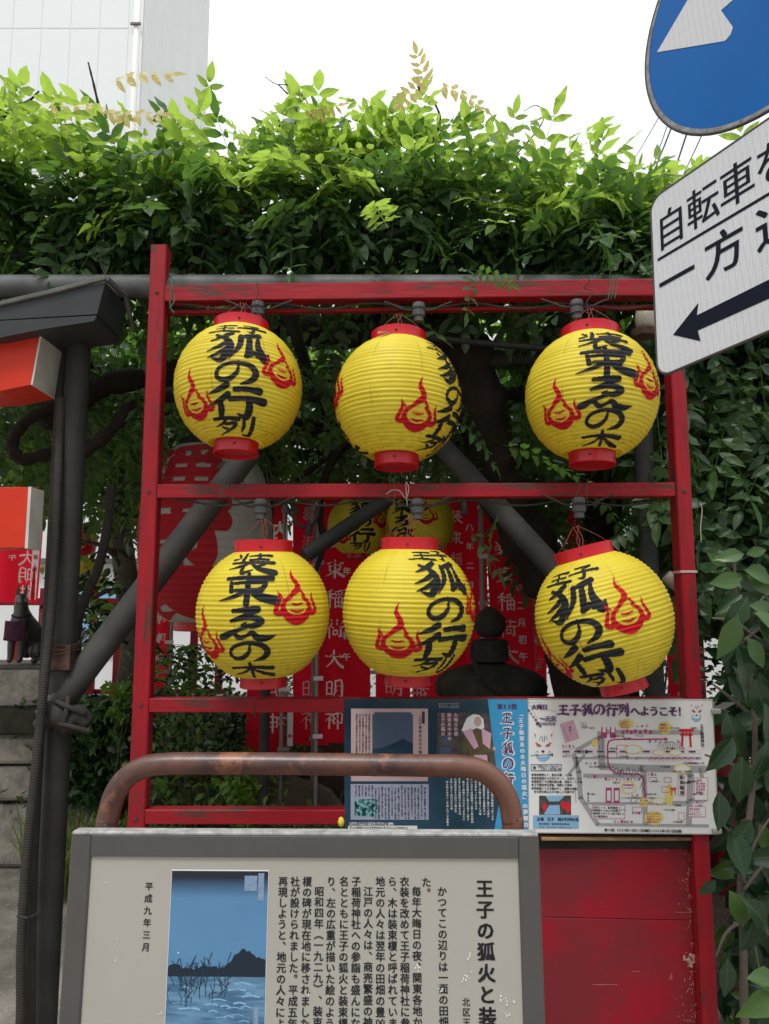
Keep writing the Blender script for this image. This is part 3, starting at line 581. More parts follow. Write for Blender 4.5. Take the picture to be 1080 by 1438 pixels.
zt0 = zpx(50, 941, Yp)
m_ = MB(); m_.box((-4.0, Yp+.02, zl1+.002), (P(58, 960, Yp).x, Yp+.5, zt0), .012); m_.mk('pedestal', M['stone'], pl_)
m_ = MB(); m_.box((-2.75, Yp+.03, zt0+.001), (P(52, 940, Yp).x, Yp+.45, zt0+.03), .006); m_.mk('base_slab', M['bronze'], pl_)
FZ = zt0+.03

# seated fox, one continuous skin
def skin_obj(name, V, E_, rad, mat, parent, sub=2):
    me = bpy.data.meshes.new(name); c = Vector((0, 0, 0))
    me.from_pydata([tuple(v) for v in V], E_, []); me.materials.append(mat)
    o = bpy.data.objects.new(name, me); col.objects.link(o); o.parent = parent; WL[o.name] = WL[parent.name].copy()
    sk = o.modifiers.new('Skin', 'SKIN'); sk.use_smooth_shade = True
    for d, r_ in zip(me.skin_vertices[0].data, rad): d.radius = (r_, r_) if not isinstance(r_, tuple) else r_
    me.skin_vertices[0].data[0].use_root = True
    ss = o.modifiers.new('Subdivision', 'SUBSURF'); ss.levels = sub; ss.render_levels = sub
    return o
fx = root('fox_statue', (P(31, 930, Yp+.2).x, Yp+.2, FZ), 'dark bronze seated fox statue with purple bib on the stone plinth', 'statue', rot=(0, 0, R(6)))
# local: x to its side (photo right = haunch side), -y to the camera
V = [(.055, .05, .095), (.035, .02, .185), (.0, -.02, .255), (-.008, -.035, .325), (-.008, -.045, .385), (-.002, -.07, .425), (.018, -.115, .405), (.030, -.150, .388),
     (-.042, -.06, .22), (-.046, -.075, .12), (-.046, -.075, .03), (-.046, -.105, .012),
     (.022, -.07, .22), (.018, -.085, .12), (.018, -.085, .03), (.018, -.115, .012),
     (.10, .0, .085), (.115, -.06, .10), (.10, -.03, .03), (.10, -.095, .014),
     (.01, .06, .08), (.0, .02, .03),
     (.10, .10, .10), (.125, .12, .19), (.105, .11, .275), (.075, .10, .325)]
E_ = [(0, 1), (1, 2), (2, 3), (3, 4), (4, 5), (5, 6), (6, 7), (2, 8), (8, 9), (9, 10), (10, 11), (2, 12), (12, 13), (13, 14), (14, 15), (0, 16), (16, 17), (16, 18), (18, 19), (0, 20), (20, 21), (0, 22), (22, 23), (23, 24), (24, 25)]
rad = [.085, .082, .068, .046, .040, .044, .024, .013, .036, .025, .020, .019, .036, .025, .020, .019, .055, .032, .027, .020, .055, .03, .03, .045, .045, .014]
skin_obj('body', V, E_, rad, M['bronze'], fx)
for sx in (-.028, .020):
    m_ = MB(); m_.add([(sx-.016, -.065, .44), (sx+.016, -.065, .44), (sx, -.035, .44), (sx+.002, -.05, .525)], [(0, 1, 3), (1, 2, 3), (2, 0, 3), (0, 2, 1)])
    m_.mk('ear', M['bronze'], fx, local=True)
for sx in (-.012, .034):
    m_ = MB(); m_.lathe([(0, -.004), (.004, 0), (0, .004)], (sx, -.104, .428), 8); m_.mk('eye', M['black'], fx, local=True)
m_ = MB(); W_, H_ = 9, 7
vv = [(-.078+.135*i/(W_-1), -.100-.022*math.sin(math.pi*i/(W_-1))-.004*math.sin(i*1.9+j)-.018*(j/(H_-1)), .275-.125*j/(H_-1)-.006*math.sin(math.pi*i/(W_-1))) for j in range(H_) for i in range(W_)]
m_.add(vv, [(j*W_+i, j*W_+i+1, (j+1)*W_+i+1, (j+1)*W_+i) for j in range(H_-1) for i in range(W_-1)]); o = m_.mk('bib', M['bib'], fx, True, local=True)
md = o.modifiers.new('Solidify', 'SOLIDIFY'); md.thickness = .006
m_ = MB(); m_.tube([(-.008+.055*math.cos(t), -.035+.06*math.sin(t), .31+.014*math.sin(t)) for t in np.linspace(0, 2*math.pi, 20)], .006, 8); m_.mk('bib_cord', M['bib'], fx, True, local=True)

# red fence on the left in front of the white building
def fence(name, x0, x1, Y, z0_, z1_, n, label, group=None):
    f = root(name, ((x0+x1)/2, Y, 0), label, 'fence', group)
    for z in (z0_, z1_):
        m_ = MB(); m_.box((x0, Y-.025, z-.035), (x1, Y+.025, z+.035), .004); m_.mk('rail', M['fence_red'], f)
    pme = MB(); pme.box((-.035, -.06, -((z1_+.13)/2)), (.035, -.027, (z1_+.13)/2), .004); pm_ = mesh_of('post', pme.v, pme.f, M['fence_red'])
    for i in range(n): put(pm_, 'picket', (x0+(x1-x0)*(i+.5)/n, Y, (z1_+.13)/2), f)
fence('red_fence', -4.6, -1.45, 7.2, .75, P(30, 845, 7.2).z, 13, 'dark red picket fence along the lane behind the fox statue')
fence('red_fence', 2.6, 5.2, 6.6, .55, 1.35, 9, 'low dark red picket fence behind the broad leaved shrub at right')
m_ = root('orange_stand', (P(65, 900, 7.6).x, 7.6, 0), 'small orange painted stand behind the fence beside the fox statue', 'stand')
for x in (-.09, .09):
    q = MB(); q.box((P(65, 900, 7.6).x+x-.03, 7.57, 0), (P(65, 900, 7.6).x+x+.03, 7.63, P(65, 893, 7.6).z)); q.mk('leg', M['orange'], m_)
q = MB(); q.box((P(65, 900, 7.6).x-.14, 7.56, P(65, 893, 7.6).z), (P(65, 900, 7.6).x+.2, 7.68, P(65, 886, 7.6).z)); q.mk('top', M['orange'], m_)
# low concrete kerb wall behind tree
lw = root('planter_wall', (P(160, 1000, 5.6).x, 5.6, 0), 'mossy grey concrete planter wall behind the ivy at lower left', 'wall')
for i in range(5):
    m_ = MB(); x0 = P(85, 1000, 5.6).x+i*.36; m_.box((x0+.006, 5.6+.01*(i % 2), 0), (x0+.354, 5.75, P(150, 978, 5.6).z), .01); m_.mk('concrete_panel', M['stone'], lw)
# cut stone block beside the tree
def rock(name, c, s, seed, mat, label, cat='rock'):
    r = np.random.default_rng(seed); import bmesh
    bm = bmesh.new(); bmesh.ops.create_icosphere(bm, subdivisions=3, radius=1)
    k = r.normal(0, 1, (6, 3)); k /= np.linalg.norm(k, axis=1)[:, None]
    for v in bm.verts:
        p = np.array(v.co); f = 1.0
        for q in k: d = p @ q; f = min(f, .72/d if d > .72 else 1)
        f *= 1+.06*math.sin(p[0]*7+seed)*math.sin(p[2]*6+p[1]*5)
        v.co = Vector(p*f*np.array(s))+Vector(c)
    V_ = [v.co.copy() for v in bm.verts]; Fc = [tuple(v.index for v in f.verts) for f in bm.faces]; bm.free()
    return tag(mk(name, V_, Fc, mat, None, True), label, cat)
rock('cut_stone', P(178, 1030, 4.9), (.23, .2, .15), 4, M['rock'], 'flat topped brown stone beside the left red post above the ivy', 'stone')
rock('rock', Vector((P(415, 1150, 4.6).x, 4.6, .22)), (.34, .25, .36), 9, M['rock'], 'brown boulder behind the banner pole feet, left of the dark poster')
rock('rock', Vector((P(470, 1150, 5.2).x, 5.2, .30)), (.42, .3, .42), 12, M['rock'], 'larger rough boulder half hidden behind the dark poster')
rock('rock', Vector((P(200, 1150, 4.5).x, 4.5, .12)), (.22, .18, .2), 17, M['rock'], 'small dark boulder low beside the foot of the left red post')

# ---- grey barked tree at left
def leaves_cloud(n, cfun, dirfun, scfun, nvar, mfun=lambda p: 0):
    out = []
    for _ in range(n):
        p = cfun()
        if p is None: continue
        out.append((random.randrange(nvar), frame_from(dirfun(p), random.gauss(0, .5)), scfun(p), np.array(p), mfun(p)))
    return out
def rdir(a=-.5, b=.3): t = random.uniform(0, 2*math.pi); return (math.cos(t), math.sin(t), random.uniform(a, b))
BL = [broad(.085, .04, i, .2, .25) for i in range(4)]
Yt = 5.3
tr = root('small_tree', (P(183, 1000, Yt).x, Yt, 0), 'slender grey barked tree with dark leaves between the steel post and the left red post', 'tree')
pts = spline([P(172, 1150, Yt), P(178, 1010, Yt), P(190, 900, Yt), P(180, 830, Yt), P(170, 750, Yt), P(163, 660, Yt), P(150, 600, Yt)], 6)
m_ = MB(); m_.tube(pts, list(np.linspace(.115, .055, len(pts))), 12); m_.mk('trunk', M['bark2'], tr, True)
m_ = MB(); m_.tube([P(188, 960, Yt-.05), P(192, 900, Yt-.05), P(205, 800, Yt), P(230, 700, Yt)], [.05, .045, .035, .02], 8); m_.mk('branch', M['bark2'], tr, True)
for a, b_ in (((170, 740), (115, 660)), ((175, 790), (110, 760)), ((165, 690), (215, 620)), ((180, 830), (115, 850)), ((160, 650), (90, 590))):
    q0, q1 = P(*a, Yt), P(*b_, Yt-.3); m_ = MB(); m_.tube([q0, (q0+q1)/2+Vector((0, 0, .05)), q1], [.03, .02, .008], 7); m_.mk('branch', M['bark2'], tr, True)
def tc_():
    k = random.choice([(150, 690, 60, 60), (125, 800, 42, 60), (150, 850, 50, 45), (200, 720, 30, 60), (130, 880, 30, 40), (30, 640, 60, 45), (100, 610, 90, 40)])
    return P(random.gauss(k[0], k[2]*.6), random.gauss(k[1], k[3]*.6), Yt+random.gauss(0, .35)-.1)
its = leaves_cloud(850, tc_, lambda p: rdir(-.9, .2), lambda p: random.uniform(.75, 1.3), 4, lambda p: 1 if random.random() < .3 else 0)
its += leaves_cloud(170, lambda: P(random.gauss(28, 34), random.gauss(640, 34), 4.4+random.gauss(0, .2)), lambda p: rdir(-.9, .2), lambda p: random.uniform(.7, 1.1), 4, lambda p: 2)
merged('foliage', its, BL, None, tr, mats=[M['camellia'], M['shrub'], M['young2']])

# ---- stone lantern silhouette
sl = root('stone_lantern', (P(688, 900, 4.3).x, 4.3, 0), 'dark stone lantern with onion finial behind the posters between two yellow lanterns', 'stone lantern')
c = P(688, 900, 4.3)
def zz(py): return P(688, py, 4.3).z
def rr(px): return px/F*4.3
m_ = MB(); m_.lathe([(0, zz(851)), (rr(5), zz(853)), (rr(14), zz(859)), (rr(22), zz(868)), (rr(23), zz(880)), (rr(17), zz(891)), (rr(12), zz(895))][::-1], (c.x, c.y, 0), 20); o = m_.mk('finial', M['stone_dark'], sl, True)
m_ = MB(); m_.lathe([(rr(13), zz(897)), (rr(25), zz(899)), (rr(26), zz(928)), (rr(18), zz(930))][::-1], (c.x, c.y, 0), 20); smooth_by_angle(m_.mk('finial_base', M['stone_dark'], sl))
prof = [(rr(20), zz(931)), (rr(38), zz(935)), (rr(62), zz(943)), (rr(73), zz(951)), (rr(77), zz(962)), (rr(75), zz(975)), (rr(50), zz(985)), (rr(30), zz(990))]
m_ = MB(); m_.lathe(prof[::-1], (c.x, c.y, 0), 24); m_.mk('roof', M['stone_dark'], sl, True)
m_ = MB(); m_.lathe([(rr(30), zz(1075)), (rr(34), zz(1070)), (rr(34), zz(995)), (rr(28), zz(991))], (c.x, c.y, 0), 6); m_.mk('light_chamber', M['stone_dark'], sl)
m_ = MB(); m_.lathe([(.28, 0), (.28, .12), (.13, .18), (.11, .3), (.11, zz(1085)-.06), (.2, zz(1078)), (.2, zz(1075)-.001)], (c.x, c.y, 0), 20); smooth_by_angle(m_.mk('pillar', M['stone_dark'], sl))
m_ = MB(); m_.tube(spline([P(663, 905, 4.18), P(664, 925, 4.0), P(680, 955, 3.98), P(705, 975, 3.98), P(740, 990, 4.0)], 6), .012, 8)
tag(m_.mk('grey_cable', M['conduit'], None, True), 'thin grey cable looping down across the dark stone lantern roof', 'cable')

# ================================================================== PERGOLA AND VINE
pg = root('pergola', (0, 2.85, 0), 'weathered grey steel pipe pergola carrying the vine behind the red rack', 'pergola')
def pipe(name, a, b_, r_, mat=M['steel'], parent=pg, n=16):
    m = MB(); m.tube([a, (Vector(a)+Vector(b_))/2, b_], r_, n); return smooth_by_angle(m.mk(name, mat, parent))
YP = 2.85
zb = P(100, 402, YP).z
xp = P(104, 560, YP).x
def postpx(px, py, Y, r_, top, nm='post', mat=M['steel']):
    x = P(px, py, Y).x; return pipe(nm, (x, Y, 0), (x, Y, top), r_, mat)
pA = P(92, 842, YP).x
pipe('post', (pA, YP, 0), (pA, YP, zb-.04), .046)
m_ = MB(); m_.tube([(pA-.075, YP+.03, zb-.25), (pA-.075, YP+.03, 1.2)], .022, 10); smooth_by_angle(m_.mk('side_pipe', M['conduit'], pg))
pipe('beam', (-3.4, YP, zb), (P(912, 398, YP).x+1.9, YP, zb), .045, M['steel_top'])
m_ = MB(); m_.box((pA-.05, YP-.052, P(92, 940, YP).z), (pA+.05, YP+.052, P(92, 905, YP).z), .003); m_.mk('rust_collar', M['steel_brown'], pg)
m_ = MB()
for k in range(3):
    z = P(92, 903+k*6, YP).z; m_.tube([(pA+.058*math.cos(t), YP+.062*math.sin(t), z+.008*math.sin(t*2+k)) for t in np.linspace(0, 2*math.pi, 16)], .003, 5)
m_.mk('binding_wire', M['steel_brown'], pg)
M['steel2'] = pm('worn_brace_pipe', (.085, .080, .076), (.045, .042, .040), rough=.7, spec=.2, scale=7, stretch=(1, 1, 1), bump=.25, bscale=30, wear=(.11, .085, .06), wear_scale=11, wear_amt=.64, dist=.004)
pipe('brace', P(66, 1010, YP-.02), P(352, 632, YP+.25), .052, M['steel2'])
pipe('brace', P(428, 780, 3.3), P(560, 690, 3.5), .035)
pipe('brace', P(608, 612, 3.4), P(790, 812, 3.1), .048, M['steel2'])
m_ = MB(); q0 = P(66, 1000, YP-.06); q1 = P(124, 1014, YP-.05); n = 12
m_.tube([q0+(q1-q0)*i/n+Vector((0, 0, .012*math.sin(i*.9))) for i in range(n+1)], [.03+.018*math.sin(math.pi*i/n)+.004*math.sin(i*2.2) for i in range(n+1)], 12); m_.mk('brace_clamp', M['conduit'], pg, True)
for k, (a_, b_) in enumerate((((78, 985), (120, 1003)), ((70, 1012), (128, 1028)), ((96, 978), (90, 1030)))):
    m_ = MB(); m_.tube([Vector(q) for q in spline([P(*a_, YP-.075), (P(*a_, YP-.1)+P(*b_, YP-.1))/2, P(*b_, YP-.075)], 6)], .010, 8); m_.mk('clamp_strap', M['conduit'], pg, True)
m_ = MB(); m_.tube([(pA+.07*math.cos(t), YP+.075*math.sin(t), P(92, 1010, YP).z+.012*math.cos(t)) for t in np.linspace(0, 2*math.pi, 18)], .02, 8); smooth_by_angle(m_.mk('clamp_band', M['conduit'], pg))
for x0, y0, Y in ((905, 640, 3.0), (560, 900, 5.6), (866, 760, 4.4)):
    x = P(x0, y0, Y).x; pipe('post', (x, Y, 0), (x, Y, 2.75), .038)
for Y in (3.9, 5.0, 6.2): pipe('beam', (-3.4, Y, 2.72), (3.6, Y, 2.72), .045)
for x in (-2.6, -1.5, -.4, .75, 1.9, 3.0): pipe('rafter', (x, 2.90, 2.80), (x, 6.4, 2.80), .03)
pipe('hose', P(590, 474, 3.05), P(770, 490, 2.95), .014, M['black'], n=10)
pipe('beam', P(640, 505, 3.3), P(1034, 505, 3.3), .045)
m_ = MB(); q = P(1034, 505, 3.3); m_.tube([q+Vector((-.01, 0, 0)), q+Vector((.03, 0, 0))], .055, 16); smooth_by_angle(m_.mk('pipe_cap', M['stone'], pg))
x = P(372, 1000, 4.0).x; pipe('post', (x, 4.0, 0), (x, 4.0, 2.7), .027, M['conduit'])

# conduits beside the left post
def conduit(pts, r_, label, ribbed=True, mat=M['conduit']):
    sp = [Vector(q) for q in spline(pts, 10)]; L = sum((b_-a).length for a, b_ in zip(sp, sp[1:])); n = int(L/.0045) if ribbed else len(sp)
    d = np.cumsum([0]+[(b_-a).length for a, b_ in zip(sp, sp[1:])]); t = np.linspace(0, d[-1], n); A = np.array([tuple(q) for q in sp])
    q = np.stack([np.interp(t, d, A[:, k]) for k in range(3)], 1); rad = [r_*(1+.09*(i % 2)) for i in range(n)] if ribbed else r_
    m = MB(); m.tube([Vector(k) for k in q], rad, 12)
    o = m.mk('cable_conduit', mat, None, not ribbed); return tag(o, label, 'conduit', None)
c0 = P(25, 1438, 2.70); c0z = Vector((c0.x, 2.70, 0))
conduit([P(86, 560, 2.82), P(80, 700, 2.78), P(73, 850, 2.76), P(62, 960, 2.74), P(50, 1080, 2.72), P(36, 1220, 2.71), P(30, 1330, 2.70), P(29, 1437, 2.70), c0z], .0155, 'outer ribbed grey conduit running down left of the steel post to the ground')
conduit([P(58, 1010, 2.78), P(52, 1120, 2.77), P(47, 1220, 2.76), P(44, 1330, 2.75), P(43, 1437, 2.75), Vector((P(43, 1437, 2.75).x, 2.75, 0))], .015, 'second thinner ribbed conduit tied against the outer one by the steel post')
conduit([P(156, 682, 3.1), P(153, 720, 3.1), P(147, 760, 3.08), P(137, 800, 3.05), P(120, 838, 3.0), P(110, 870, 2.97), P(104, 915, 2.95), P(100, 960, 2.93)], .0185, 'curved ribbed conduit sweeping down behind the steel post to the right')
m_ = MB(); m_.tube([P(24, 1286, 2.66), P(38, 1289, 2.655), P(52, 1284, 2.68), P(50, 1282, 2.76)], .004, 6); tag(m_.mk('cable_tie', M['black']), 'black cable tie binding the two ribbed conduits low at left', 'cable tie')

# thick vine trunks
vine = root('wisteria_vine', (P(800, 900, 4.0).x, 4.0, 0), 'large wisteria vine with dense compound leaves covering the pergola above the lanterns', 'vine')
def vtube(name, pts, r0, r1, n=12, mat=M['bark'], parent=None):
    sp = [Vector(q) for q in spline(pts, 8)]; rs = [(r0+(r1-r0)*i/(len(sp)-1))*(1+.12*math.sin(i*1.3)+.06*math.sin(i*2.9)) for i in range(len(sp))]
    m = MB(); m.tube(sp, rs, n); return m.mk(name, mat, parent or vine, True)
vtube('trunk', [Vector((P(812, 980, 4.0).x, 4.0, 0)), P(812, 980, 4.0), P(795, 860, 3.95), P(748, 770, 3.8), P(705, 680, 3.6), P(672, 560, 3.4), P(640, 470, 3.3), P(560, 440, 3.3)], .15, .11)
vtube('trunk', [Vector((P(872, 980, 4.6).x, 4.6, 0)), P(870, 900, 4.5), P(850, 800, 4.4), P(838, 700, 4.2), P(860, 560, 4.0), P(900, 480, 3.9)], .09, .07)
vtube('branch', [P(560, 440, 3.3), P(470, 470, 3.5), P(380, 455, 3.6), P(250, 520, 3.6), P(150, 540, 3.5), P(60, 590, 3.3)], .08, .05)
vtube('branch', [P(185, 560, 3.3), P(160, 600, 3.3), P(110, 640, 3.3), P(70, 638, 3.25), P(30, 645, 3.2), P(18, 620, 3.2), P(40, 590, 3.2), P(90, 560, 3.3)], .03, .024)
vtube('branch', [P(640, 470, 3.3), P(540, 560, 4.0), P(430, 600, 4.4), P(300, 585, 4.3)], .07, .04)
vtube('branch', [P(672, 560, 3.4), P(560, 620, 4.2), P(470, 640, 4.6), P(330, 640, 4.8)], .05, .03)
vtube('branch', [P(900, 480, 3.9), P(960, 520, 3.4), P(1020, 560, 3.2), P(1100, 560, 3.1)], .05, .03)
for i in range(26):
    x = random.uniform(-2.2, 2.6); y = random.uniform(3.9, 5.8); z = 2.66; q = [Vector((x, y, z))]
    d = Vector((random.uniform(-1, 1), random.uniform(-.6, .6), random.uniform(-.2, .2))).normalized()
    for k in range(5): q.append(q[-1]+d*.28+Vector((random.gauss(0, .06), random.gauss(0, .06), random.gauss(0, .05))))
    vtube('branch', q, random.uniform(.012, .03), .008, 7)
# stems that show within the top mass
for a in ([(560, 300), (575, 260), (600, 215), (618, 170), (606, 135)], [(440, 260), (436, 230), (415, 200)], [(560, 270), (530, 310), (500, 350), (450, 390)], [(250, 400), (300, 340), (380, 260), (440, 240)],
          [(148, 196), (141, 160), (132, 120), (124, 88)], [(785, 360), (770, 310), (765, 225)], [(850, 330), (852, 280), (850, 262)], [(590, 130), (588, 116), (592, 108)], [(0, 168), (20, 150), (40, 142), (55, 128)]):
    vtube('stem', [P(x_, y_, 2.95) for x_, y_ in a], .009, .004, 6, M['bark'])
for a in ([(452, 180), (440, 158), (425, 135), (405, 120), (388, 118), (372, 108)], [(404, 132), (392, 120), (388, 118)], [(720, 222), (745, 195), (760, 175), (765, 158), (752, 148), (736, 156)]):
    vtube('tendril', [P(x_, y_, 2.95) for x_, y_ in a], .0035, .0015, 5, M['bark'])

CV = [compound(n=random.choice([9, 11, 11, 13]), L=random.uniform(.25, .33), ll=random.uniform(.084, .104), lw=random.uniform(.033, .044), droop=random.uniform(.05, .6), seed=i, hang=random.uniform(0, .7)) for i in range(12)]
CVs = [compound(n=9, L=.2, ll=.07, lw=.030, droop=.25, seed=50+i, hang=.2) for i in range(4)]
sil = [(-80, 150), (0, 145), (60, 160), (110, 170), (160, 172), (200, 196), (235, 190), (270, 180), (320, 176), (370, 172), (430, 172), (480, 172), (530, 158), (560, 138), (600, 142), (640, 190), (665, 222), (700, 205), (740, 225), (780, 238), (830, 225), (880, 240), (930, 250), (1000, 250), (1100, 250)]
sil = [(a, b+30) for a, b in sil]
sx_, sy_ = zip(*sil)
def ztop(x):
    px = 540+F*x/3.0/math.cos(PIT)*.99; return P(540, float(np.interp(px, sx_, sy_)), 2.95).z
def top_y(px): return float(np.interp(px, sx_, sy_))
its, near = [], []
def add_leaf(p, d, sc, mi, roll=None):
    its.append((random.randrange(12), frame_from(d, random.gauss(0, .45) if roll is None else roll), sc, np.array(p, float), mi))
# body of the canopy
for _ in range(2500):
    x = random.uniform(-3.5, 3.7); y = random.uniform(2.98, 6.3); zt_ = ztop(x)-.16-max(0, y-3.2)*.02
    z = random.uniform(2.78, zt_)
    if random.random() < .35: z = random.uniform(zt_-.25, zt_)
    t = random.uniform(0, 2*math.pi); rel = (z-2.8)/(zt_-2.8)
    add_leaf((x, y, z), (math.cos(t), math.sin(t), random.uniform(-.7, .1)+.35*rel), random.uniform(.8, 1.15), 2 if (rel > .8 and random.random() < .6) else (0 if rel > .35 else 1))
# front face, leaves hang toward the lane
for _ in range(1150):
    px = random.uniform(-60, 1130); yt = top_y(px)+26; v_ = random.random(); py = yt+(352-yt)*v_
    y = 3.02+random.uniform(-.10, .16)+(.05 if v_ > .6 else 0)
    p = P(px, py, y)
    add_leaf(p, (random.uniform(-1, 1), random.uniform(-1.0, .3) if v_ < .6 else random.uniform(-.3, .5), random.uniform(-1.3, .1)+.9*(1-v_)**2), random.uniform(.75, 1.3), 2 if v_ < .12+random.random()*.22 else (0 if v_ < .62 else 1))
# upright young sprays along the skyline
for _ in range(110):
    px = random.uniform(-40, 1040); py = top_y(px)+random.uniform(5, 40); p = P(px, py, 2.95+random.uniform(-.15, .25))
    add_leaf(p, (random.uniform(-1, 1), random.uniform(-.4, .3), random.uniform(-.1, .6)), random.choice([.5, .65, .8, 1.0]), 2 if random.random() < .8 else 0)
# leaves hanging below the canopy
for _ in range(1250):
    x = random.uniform(-3.0, 3.4); y = random.uniform(3.25, 6.4); z = random.uniform(2.38, 2.82)
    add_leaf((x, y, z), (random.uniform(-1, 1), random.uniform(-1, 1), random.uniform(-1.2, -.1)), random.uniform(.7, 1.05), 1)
# curtain on the right and behind lanterns
for _ in range(900):
    px = random.uniform(915, 1160); py = random.uniform(380, 775); y = 2.95+abs(random.gauss(0, .5))
    if px < 960 and py > 700: continue
    add_leaf(P(px, py, y), (random.uniform(-.7, .7), random.uniform(-.6, .6), random.uniform(-1.6, -.5)), random.uniform(.9, 1.45), 1 if random.random() < .55 else 0)
for _ in range(320):
    px = random.uniform(700, 930); py = random.uniform(440, 760); add_leaf(P(px, py, random.uniform(4.2, 5.6)), (random.uniform(-.7, .7), random.uniform(-.6, .6), random.uniform(-1.6, -.3)), random.uniform(.8, 1.1), 1)
for _ in range(420):
    px = random.uniform(110, 500); py = random.uniform(440, 690); add_leaf(P(px, py, random.uniform(4.4, 6.2)), (random.uniform(-.7, .7), random.uniform(-.6, .6), random.uniform(-1.4, -.2)), random.uniform(.8, 1.1), 1)
for _ in range(120):
    px = random.uniform(-60, 215); py = random.uniform(430, 600); add_leaf(P(px, py, random.uniform(3.5, 5.2)), (random.uniform(-.7, .7), random.uniform(-.6, .6), random.uniform(-1.4, -.2)), random.uniform(.8, 1.1), random.choice([0, 1]))
# a few placed sprays: beside lanterns and over the rail
for px, py, Y, d, sc, mi in ((660, 745, 3.2, (.6, -.3, -.7), .8, 0), (700, 720, 3.1, (-.5, -.2, -.9), .75, 0), (705, 625, 3.0, (.8, -.2, -.15), .85, 0), (640, 590, 3.1, (.7, 0, -.5), .8, 0), (760, 655, 3.0, (.9, 0, -.1), .8, 0),
                             (640, 560, 3.2, (.5, 0, -.8), .8, 0), (830, 690, 3.05, (.6, 0, -.4), .8, 0), (900, 730, 3.0, (-.7, 0, -.4), .8, 0), (655, 372, 2.50, (.25, -.4, -.9), .62, 0), (665, 378, 2.47, (.9, -.3, -.5), .5, 0),
                             (545, 320, 2.75, (-.3, -.8, .15), 1.0, 2), (270, 205, 2.8, (-.9, -.3, -.3), 1.05, 0), (655, 205, 2.8, (.8, -.2, .25), .95, 2), (700, 250, 2.8, (.2, -.3, .9), .8, 2), (750, 236, 2.85, (.8, 0, .3), .8, 2),
                             (800, 235, 2.85, (.9, 0, .3), .9, 2), (850, 235, 2.85, (.9, 0, -.1), .8, 2), (590, 165, 2.9, (-.8, 0, .3), .8, 2), (565, 175, 2.9, (-.6, -.2, .6), .7, 2), (0, 130, 2.6, (-.4, -.2, .6), 1.1, 2), (0, 112, 2.6, (.4, -.1, -.5), .9, 2)):
    add_leaf(P(px, py, Y), d, sc, mi)
gold = [((152, 118), (.75, -.15, .25), .62), ((60, 150), (.9, 0, .15), .6), ((150, 165), (.9, 0, .1), .6), ((612, 120), (.85, 0, -.15), .6), ((598, 110), (-.5, 0, -.55), .5), ((602, 128), (-.2, 0, .8), .45), ((95, 150), (.9, 0, .05), .55), ((420, 158), (.8, 0, .2), .5)]
for (px, py), d, sc in gold: add_leaf(P(px, py, 2.72), d, sc*1.15, 3, roll=1.2)
def nearness(it):
    q = inframe(it[3]); 
    if q is None or not (-20 < q[0] < 1100 and -20 < q[1] < 1000): return 1e9
    return it[3][1]-.25*it[2]+(0 if q[1] < 400 or q[0] > 940 else .25)
VM = [M['leaf'], M['leaf_dark'], M['leaf_young'], M['leaf_gold']]
order = sorted(range(len(its)), key=lambda i: nearness(its[i])); first = set(order[:296])
lmesh = {}
for i in order[:296]:
    k, Rm, sc, p, mi = its[i]
    if (k, mi) not in lmesh:
        me = bpy.data.meshes.new('leaf'); me.from_pydata([tuple(q) for q in CV[k][0]], [], CV[k][1]); me.materials.append(VM[mi]); lmesh[(k, mi)] = me
    put(lmesh[(k, mi)], 'leaf', tuple(p), vine, Matrix(Rm.tolist()).to_euler(), sc)
merged('foliage', [its[i] for i in range(len(its)) if i not in first], CV, None, vine, mats=VM)

# ================================================================== TORII (left edge)
to = root('torii_gate', (P(-420, 842, 2.7).x, 2.7, 0), 'vermilion torii gate end with black roof beam and white painted beam ends at left', 'torii gate')
def prism(front, d, name, mat, extra=None):          # outline at the front, swept straight back by d metres
    v = [Vector(q) for q in front]; n = len(v); v += [q+Vector((0, d, 0)) for q in v[:n]]
    m = MB(); m.add(v, [tuple(range(n))[::-1], tuple(range(n, 2*n))]+[(i, (i+1) % n, (i+1) % n+n, i+n) for i in range(n)])
    return m.mk(name, mat, to)
YT = 2.62
def curve_pts(x0, y0, x1, y1, sag=0, n=6):
    return [P(x0+(x1-x0)*i/n, y0+(y1-y0)*i/n+sag*math.sin(math.pi*i/n), YT) for i in range(n+1)]
top = [P(-700, 470, YT), P(-300, 466, YT), P(0, 431, YT), P(148, 396, YT)]; low = [P(136, 441, YT), P(0, 449, YT), P(-300, 480, YT), P(-700, 490, YT)]
prism(top+low, .24, 'roof_board', M['torii_black'])
top = [P(-700, 492, YT), P(-300, 482, YT), P(0, 450.5, YT), P(136, 443, YT)]; low = [P(132, 451, YT), P(60, 462, YT), P(0, 474, YT), P(-300, 500, YT), P(-700, 508, YT)]
prism(top+low, .24, 'roof_soffit', M['torii_black'])
m_ = MB(); q = [P(-300, 463, YT), P(0, 428, YT), P(80, 409, YT), P(149, 391, YT)]
for a, b_ in zip(q, q[1:]): m_.beam(a+Vector((0, -.004, 0)), b_+Vector((.001, -.004, 0)), .018, .018)
m_.beam(q[-1], q[-1]+Vector((.03, .12, -.012)), .02, .018); m_.beam(q[-1]+Vector((.03, .12, -.012)), q[-1]+Vector((.02, .25, -.10)), .016, .014)
m_.mk('roof_flashing', M['flash'], to)
f_ = [P(-700, 520, YT+.06), P(-300, 505, YT+.06), P(0, 479, YT+.06), P(56, 469, YT+.06), P(43, 540, YT+.06), P(0, 549, YT+.06), P(-300, 575, YT+.06), P(-700, 590, YT+.06)]
prism(f_, .20, 'upper_beam', M['torii_red'])
e0, e1 = P(56, 469, YT+.06), P(43, 540, YT+.06); m_ = MB()
